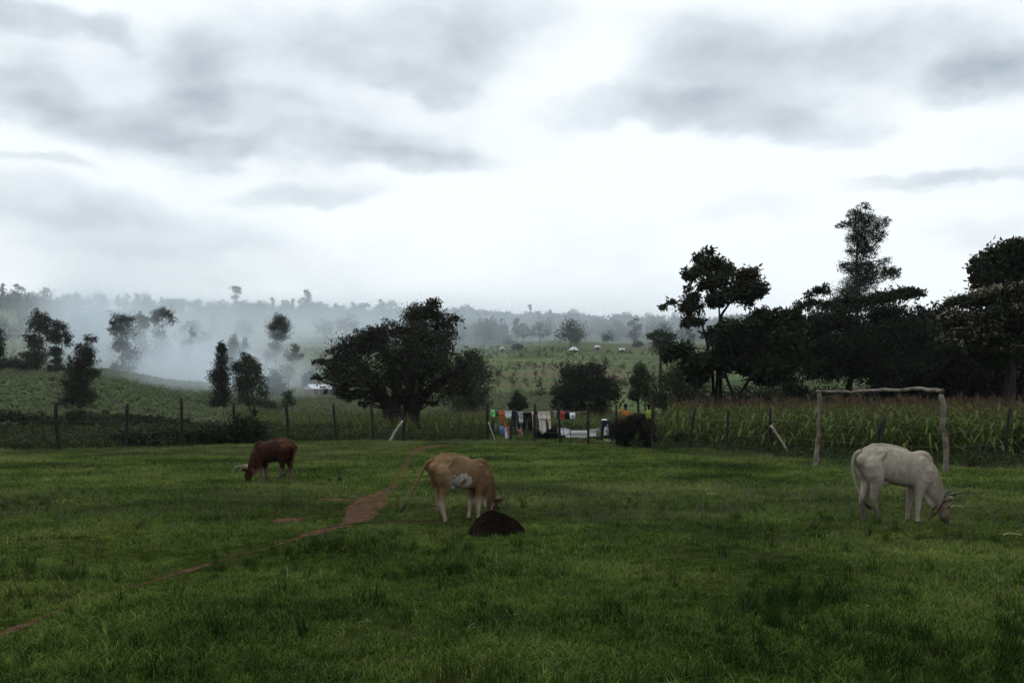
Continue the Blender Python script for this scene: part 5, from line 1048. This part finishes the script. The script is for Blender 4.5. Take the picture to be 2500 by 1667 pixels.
# ------------------------------------------------------------------ houses on the slope
M['wall'] = mat('mud_wall', (.20, .15, .11), .95, .25, 2, .1, .2); M['roof'] = mat('tin_roof', (.38, .41, .44), .5, .12, 3, .4); M['dark'] = mat('door_wood', (.03, .025, .02), .8, .3, 5)
def house(label, px, py, w_px, hip=True, D=None, depth=.75, rot=0.0, roof_h=.30):
    D = D or Dat(px, py, 150, 1000); b = G(px, D); w = w_px * D / F; d = w * depth; h = max(1.5, w * .28); root = thing('house', label, 'house', b, rot, group='tin roofed houses on the hillside'); rng = np.random.default_rng(int(px))
    obj('wall', MB().box((0, 0, h / 2 - .6), (w * .86, d * .86, h + 1.2)).mesh('wall', M['wall']), root)
    x, y, z0, z1 = w / 2, d / 2, h - .05, h + w * roof_h; r = x * (.35 if hip else 1.0)
    V = [(-x, -y, z0), (x, -y, z0), (x, y, z0), (-x, y, z0), (-r, 0, z1), (r, 0, z1), (-x, -y, z0 - .08), (x, -y, z0 - .08), (x, y, z0 - .08), (-x, y, z0 - .08)]
    obj('roof', mesh('roof', V, [(0, 1, 5, 4), (1, 2, 5), (2, 3, 4, 5), (3, 0, 4), (0, 6, 7, 1), (1, 7, 8, 2), (2, 8, 9, 3), (3, 9, 6, 0), (9, 8, 7, 6)], M['roof']), root)
    dr = obj('door', MB().box((w * .05, -d * .43 - .03, .95), (.9, .08, 1.9)).mesh('door', M['dark']), root)
    for s in (-1, 1): obj('window', MB().box((s * w * .27, -d * .43 - .03, h * .58), (.8, .07, .7)).mesh('window', M['dark']), root)
def houses():
    house('white roofed house nearest, left of the broad dark tree', 777, 966, 52, False, 178, 1.1, .5, .20)
    for (px, py, w, hip, lab) in [(461, 768, 26, True, 'pale roofed house high on the smoky left slope'), (718, 796, 18, True, 'pale roof just right of the tall round crowned tree'), (775, 818, 26, True, 'low pale roof above the left side of the broad dark tree'), (802, 812, 9, False, 'tiny pale roof right of the low pale roof'), (1131, 810, 20, True, 'pale roofed house highest right of the broad dark tree'),
                                  (1144, 822, 18, False, 'pale slanting roof just right of the broad dark tree'), (1226, 860, 14, True, 'small dim roof among fields above the small tree'), (1400, 863, 25, True, 'bright roofed house directly above the dense round tree'), (1405, 837, 20, True, 'dim pale roof higher up behind the bright roofed house'), (1458, 855, 17, True, 'small pale roofed hut right of the bright roofed house'), (1518, 862, 14, False, 'small slanted tin roof farthest right on the slope')]:
        house(lab, px, py, w, hip)
houses()

# ------------------------------------------------------------------ bushes, hedge, weeds
def bushes():
    B = lambda *a, **k: tree(*a, cat='bush', **k)
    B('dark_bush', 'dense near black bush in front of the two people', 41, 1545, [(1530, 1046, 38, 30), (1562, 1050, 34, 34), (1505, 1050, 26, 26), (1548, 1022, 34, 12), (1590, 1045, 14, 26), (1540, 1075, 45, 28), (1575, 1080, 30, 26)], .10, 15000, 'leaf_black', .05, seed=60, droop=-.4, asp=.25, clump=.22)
    B('washing_bush', 'black bush on the ground behind the cream trousers', 52, 1335, [(1340, 1056, 26, 16), (1318, 1062, 20, 12), (1355, 1064, 14, 10)], .10, 4500, 'leaf_black', .04, seed=61, droop=-.2)
    B('fence_bush', 'tall bush with upright shoot beside the fifth fence post', 45.5, 605, [(600, 1040, 36, 30), (618, 1008, 10, 14), (628, 1050, 26, 24), (575, 1055, 26, 22), (614, 1065, 40, 16)], .13, 6500, 'leaf_dark', .05, seed=62)
    B('hedge_bush', 'dark low bush left of the tall fence bush', 45, 505, [(520, 1058, 46, 20), (480, 1062, 40, 18), (545, 1066, 36, 16)], .13, 5200, 'leaf_dark', .04, seed=63)
    B('hedge_bush', 'dark low bush at the third and fourth fence post', 44.5, 410, [(430, 1062, 40, 19), (390, 1066, 40, 16), (365, 1070, 30, 14)], .13, 5000, 'leaf_dark', .04, seed=64)
    B('hedge_bush', 'dark low bush right behind the second fence post', 44, 300, [(320, 1066, 36, 14), (280, 1070, 34, 12)], .13, 3200, 'leaf_dark', .04, seed=65)
    B('vine_heap', 'big dark tangle of creepers below the conical tree', 62, 200, [(200, 1020, 60, 18), (150, 1030, 40, 14), (260, 1030, 50, 14), (205, 1008, 30, 10), (110, 1022, 40, 12)], .15, 6500, 'leaf_mid', .05, seed=66)
    B('vine_heap', 'dark tangle of creepers at the far left', 60, 30, [(20, 1015, 50, 16), (70, 1022, 40, 14), (-30, 1012, 50, 18)], .15, 4500, 'leaf_dark', .05, seed=67)
    B('vine_heap', 'low dark hedge right of the conical tree below smoke', 66, 330, [(310, 1020, 50, 12), (370, 1024, 50, 12), (430, 1030, 40, 10)], .15, 4200, 'leaf_dark', .05, seed=68)
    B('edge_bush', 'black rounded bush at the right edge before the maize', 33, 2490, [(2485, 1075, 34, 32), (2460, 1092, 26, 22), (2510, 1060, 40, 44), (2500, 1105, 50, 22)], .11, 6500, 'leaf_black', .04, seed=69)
    B('leafy_weed', 'broad leafy weed left of the leaning maize field post', 41.5, 1655, [(1660, 1062, 16, 9), (1645, 1070, 16, 8), (1672, 1072, 12, 9)], .16, 900, 'weed', .03, seed=70)
    B('pale_weed', 'pale leafy weed growing in front of the dark bush', 40, 1555, [(1556, 1062, 5, 10), (1550, 1080, 9, 10), (1562, 1086, 10, 10), (1548, 1092, 12, 7)], .09, 900, 'weed', .02, seed=71)
bushes()
def weeds():
    r = np.random.default_rng(31)
    def plant(n, h, leaf, mt):
        P = []
        for _ in range(5):
            a, l = r.uniform(0, 6.28), r.uniform(.5, 1) * h
            for t in np.linspace(.25, 1, n // 5): P.append((.35 * l * t * math.cos(a) + r.normal(0, .04), .35 * l * t * math.sin(a) + r.normal(0, .04), l * t))
        return mesh('weed', *leaf_quads(np.array(P), leaf, r, .45, .1), mt)
    low = protos('low_weeds', [plant(50, .45, .11, M['weed']) for _ in range(5)])
    dark = protos('dark_weeds', [plant(60, .7, .13, M['leaf_mid']) for _ in range(4)])
    slope = protos('slope_weeds', [plant(50, .5, .16, M['slope']) for _ in range(4)])
    # belt of weeds along the fence and behind it
    def belt(name, col, npick, px0, px1, d0, d1, dens, s0, s1, out=True):
        x, y = sample(r, 28, d1 + 52, dens, px0, px1); px = CX + F * x / y; f = fenceD(px); k = (y > f + d0) & (y < f + d1); x, y = x[k], y[k]
        scatter(name, col, x, y, r.uniform(s0, s1, len(x)), r, npick, .2)
    belt('weeds', low, 5, -300, 1190, -.3, 5, 7, .6, 1.4); belt('weeds', dark, 4, -300, 650, 1.0, 22, 1.2, .6, 1.2); belt('weeds', low, 5, -300, 650, 4, 24, 1.8, 1.0, 1.9)
    belt('weeds', low, 5, 640, 1700, 6, 46, 3.0, .8, 1.9); belt('weeds', low, 5, 1590, 3000, -2.2, 1.6, 10, .4, 1.0); belt('weeds', dark, 4, 1620, 3000, -1.0, 2.4, 4, .4, .85)
    belt('weeds', low, 5, 1190, 1620, -.6, 6, 2.2, .25, .6)
    # rough growth on the green slope behind
    x, y = sample(r, 75, 190, .9, -300, 1400); k = y > 75; scatter('slope_growth', slope, x[k], y[k], r.uniform(1.0, 2.2, k.sum()), r, 4, .2, hz=.6)
    x, y = sample(r, 120, 620, .075, -300, 2200); x, y = x[y > 120], y[y > 120]; k = vnoise(x / 30, y / 16, 3) + .4 * vnoise(x / 9, y / 7, 4) > -.1; scatter('slope_growth', slope, x[k], y[k], r.uniform(1.5, 3.4, k.sum()), r, 4, .2, hz=.45)
    hx, hy = [], []
    for (p0, p1, d0, d1) in [(1120, 1620, 215, 230), (1130, 1400, 290, 262), (1200, 1700, 330, 345), (1080, 1500, 405, 380), (1100, 1680, 470, 500), (0, 200, 330, 345), (0, 330, 430, 455), (20, 260, 560, 540), (600, 900, 300, 320), (560, 960, 400, 430), (1250, 1500, 175, 170)]:
        L = int(abs(p1 - p0) * d0 / F / 1.6); t = np.sort(r.uniform(0, 1, L)); d = d0 + (d1 - d0) * t + 5 * np.sin(t * 9 + d0); hx += list(d * (p0 + (p1 - p0) * t - CX) / F + r.normal(0, .8, L)); hy += list(d + r.normal(0, 1.2, L))
    scatter('hedgerow', dark, np.array(hx), np.array(hy), r.uniform(1.6, 4.0, len(hx)), r, 4, .15)
    # grass of the yard and beyond the fence
    far = bpy.data.collections['far_tufts']; x, y = sample(r, 40, 62, 16, -400, 2900); px = CX + F * x / y; k = (y > fenceD(px) + .8) & ((px < 1650)); scatter('yard_grass', far, x[k], y[k], r.uniform(.9, 1.7, k.sum()), r, 5, .2)
weeds()

# ------------------------------------------------------------------ maize
def maize_meshes(seed):
    r = np.random.default_rng(seed); h = r.uniform(1.45, 1.85); lean = r.normal(0, .05, 2); st = MB()
    P = np.array([(lean[0] * t * t * h, lean[1] * t * t * h, h * t) for t in np.linspace(0, 1, 6)]); st.tube(P, np.linspace(.016, .006, 6), 5)
    V, Fc = [], []
    for i, t in enumerate(np.linspace(.12, .92, 10)):
        a = i * math.pi + r.normal(0, .6); L = r.uniform(.45, .8) * (1.1 - .5 * abs(t - .5)); p = np.array([lean[0] * t * t * h, lean[1] * t * t * h, h * t]); d = np.array([math.cos(a), math.sin(a), 0]); s = np.array([-math.sin(a), math.cos(a), 0]); b = len(V); up = r.uniform(.35, .7); w = r.uniform(.022, .038)
        for k, q in enumerate(np.linspace(0, 1, 6)):
            c = p + d * L * q * .8 + np.array([0, 0, L * (up * q - (up + .45) * q * q * 1.0)]); ww = w * (.5 + 1.6 * q * (1 - q) * 1.6) * (1 if k < 5 else .1); V += [c - s * ww, c + s * ww + np.array([0, 0, .01])]
        Fc += [(b + 2 * k, b + 2 * k + 1, b + 2 * k + 3, b + 2 * k + 2) for k in range(5)]
    tv, tf = [], []
    for i in range(7):
        a = r.uniform(0, 6.28); L = r.uniform(.16, .28); p = P[-1] - np.array([0, 0, .02]); q = p + np.array([math.cos(a) * L * .45, math.sin(a) * L * .45, L]); s = np.array([-math.sin(a), math.cos(a), 0]) * .007; b = len(tv); tv += [p - s, p + s, q + s * .6, q - s * .6]; tf.append((b, b + 1, b + 2, b + 3))
    return st, (np.array(V), Fc), (np.array(tv), tf)
def maize():
    r = np.random.default_rng(77); var = [maize_meshes(s) for s in range(7)]
    parts = [(a.mesh('stalk', M['crop']), mesh('foliage', *b, M['crop']), mesh('tassel', *c, M['tassel'])) for a, b, c in var]
    joined = []
    for a, b, c in var:
        mb = MB().add(np.concatenate(a.V), a.F).add(*b); k = len(mb.F); mb.add(*c); me = mb.mesh('maize', M['crop']); me.materials.append(M['tassel'])
        mi = np.zeros(len(me.polygons), np.int32); mi[k:] = 1; me.polygons.foreach_set('material_index', mi); joined.append(me)
    col = protos('maize_plants', joined)
    # front rows, plant by plant
    n = 0
    for row in range(2):
        px = 1668.0 + row * 4
        while px < 2560 and n < 230:
            D = float(fenceD(px)) + 1.7 + row * .8 + r.normal(0, .15); b = G(px, D); a, l, t = parts[r.integers(0, 7)]; z = zones_maize(px)
            root = thing('maize_plant', f'green maize plant in the front rows {z}', 'maize', b, r.uniform(0, 6.28), group=f'front row maize {z}', scale=float(r.uniform(.8, 1.08)))
            for nm, me in (('stalk', a), ('foliage', l), ('tassel', t)): obj(nm, me, root)
            n += 1; px += r.uniform(5.5, 10) * 36 / D
    # the rest of the stand
    x, y = sample(r, 32, 62, 6.5, 1640, 3000); px = CX + F * x / y; k = (y > fenceD(px) + 3.0) & (y < 60) ; scatter('maize_field', col, x[k], y[k], r.uniform(.8, 1.15, k.sum()), r, 7, .06)
    x, y = sample(r, 54, 92, 2.6, 560, 1700); px = CX + F * x / y; k = (y > 56 + 5 * np.sin(px / 90)); scatter('young_maize', col, x[k], y[k], r.uniform(.45, .75, k.sum()), r, 7, .06)
def zones_maize(px):
    return 'left of the braced fence post' if px < 1850 else 'between braced post and goal' if px < 1990 else 'seen through the wooden goal' if px < 2300 else 'right of the wooden goal'
maize()

# ------------------------------------------------------------------ air: even haze, the smoke of a field fire, added haze on the hill
def vol_mat(name, density, color, aniso=.2, nodes=None):
    m = bpy.data.materials.new(name); m.use_nodes = True; n, l = m.node_tree.nodes, m.node_tree.links
    for k in list(n): n.remove(k)
    o = N(n, 'ShaderNodeOutputMaterial'); v = N(n, 'ShaderNodeVolumePrincipled'); l.new(v.outputs[0], o.inputs['Volume'])
    v.inputs['Color'].default_value = (*color, 1); v.inputs['Density'].default_value = density; v.inputs['Anisotropy'].default_value = aniso
    if nodes: nodes(n, l, v)
    return m
def smoke_mat(name, peak, scale, lo, hi, soft=1.0, stretch=(1, 1, 1)):
    def f(n, l, v):
        tc = N(n, 'ShaderNodeTexCoord'); ln = N(n, 'ShaderNodeVectorMath', operation='LENGTH'); l.new(tc.outputs['Object'], ln.inputs[0])
        r = N(n, 'ShaderNodeMapRange', interpolation_type='SMOOTHSTEP'); l.new(ln.outputs['Value'], r.inputs[0]); r.inputs[1].default_value = 1.0; r.inputs[2].default_value = 1.0 - soft; r.inputs[3].default_value = 0; r.inputs[4].default_value = 1
        g = N(n, 'ShaderNodeNewGeometry'); mp = N(n, 'ShaderNodeVectorMath', operation='MULTIPLY'); l.new(g.outputs['Position'], mp.inputs[0]); mp.inputs[1].default_value = stretch
        t = N(n, 'ShaderNodeTexNoise'); l.new(mp.outputs[0], t.inputs['Vector']); t.inputs['Scale'].default_value = scale; t.inputs['Detail'].default_value = 3
        q = N(n, 'ShaderNodeMapRange'); l.new(t.outputs['Fac'], q.inputs[0]); q.inputs[1].default_value = lo; q.inputs[2].default_value = hi; q.inputs[4].default_value = peak
        a = N(n, 'ShaderNodeMath', operation='MULTIPLY'); l.new(r.outputs[0], a.inputs[0]); l.new(q.outputs[0], a.inputs[1]); l.new(a.outputs[0], v.inputs['Density'])
    return vol_mat(name, 0, (.82, .91, 1.0), .1, f)
def air():
    mb = MB().box((0, 0, 66), (3200, 3200, 134)); o = obj('haze', mb.mesh('haze', vol_mat('haze', HAZE, (.86, .93, 1.0), .25)), kind='stuff')
    def puff(name, px, py, D, rx, ry, rz, m):
        V, Fc = ball((0, 0, 0), 1.0, 20); me = mesh(name, V, Fc, m); o = obj(name, me, kind='stuff', loc=W(px, py, D)); o.scale = (rx, ry, rz)
    bank = smoke_mat('smoke_bank', .105, .035, .36, .62, .9, (1, 1, 1.6)); col = smoke_mat('smoke_column', .10, .06, .36, .62, .95, (1, 1, .6)); veil = smoke_mat('smoke_veil', .0145, .012, .30, .68, .95, (1, 1, 1.8))
    low = smoke_mat('smoke_low', .046, .05, .32, .65, .95, (1, 1, 2)); puff('smoke', 470, 945, 146, 22, 15, 6.5, low); puff('smoke', 640, 925, 165, 16, 18, 6, low)
    puff('smoke', 470, 900, 205, 30, 34, 11, bank); puff('smoke', 272, 872, 180, 8, 9, 11, col); puff('smoke', 235, 800, 200, 15, 18, 15, col)
    thin = smoke_mat('smoke_haze', .0062, .008, .2, .7, .9, (1, 1, 1.8))
    puff('smoke', 350, 810, 290, 62, 60, 27, veil); puff('smoke', 640, 838, 430, 130, 130, 33, veil); puff('smoke', 330, 670, 420, 80, 90, 58, thin); puff('smoke', 940, 820, 570, 150, 140, 29, veil)
    puff('smoke', 1350, 810, 650, 260, 200, 45, thin)  # broad thin volume added to make the far hillside hazy
HAZE = .00012
air()
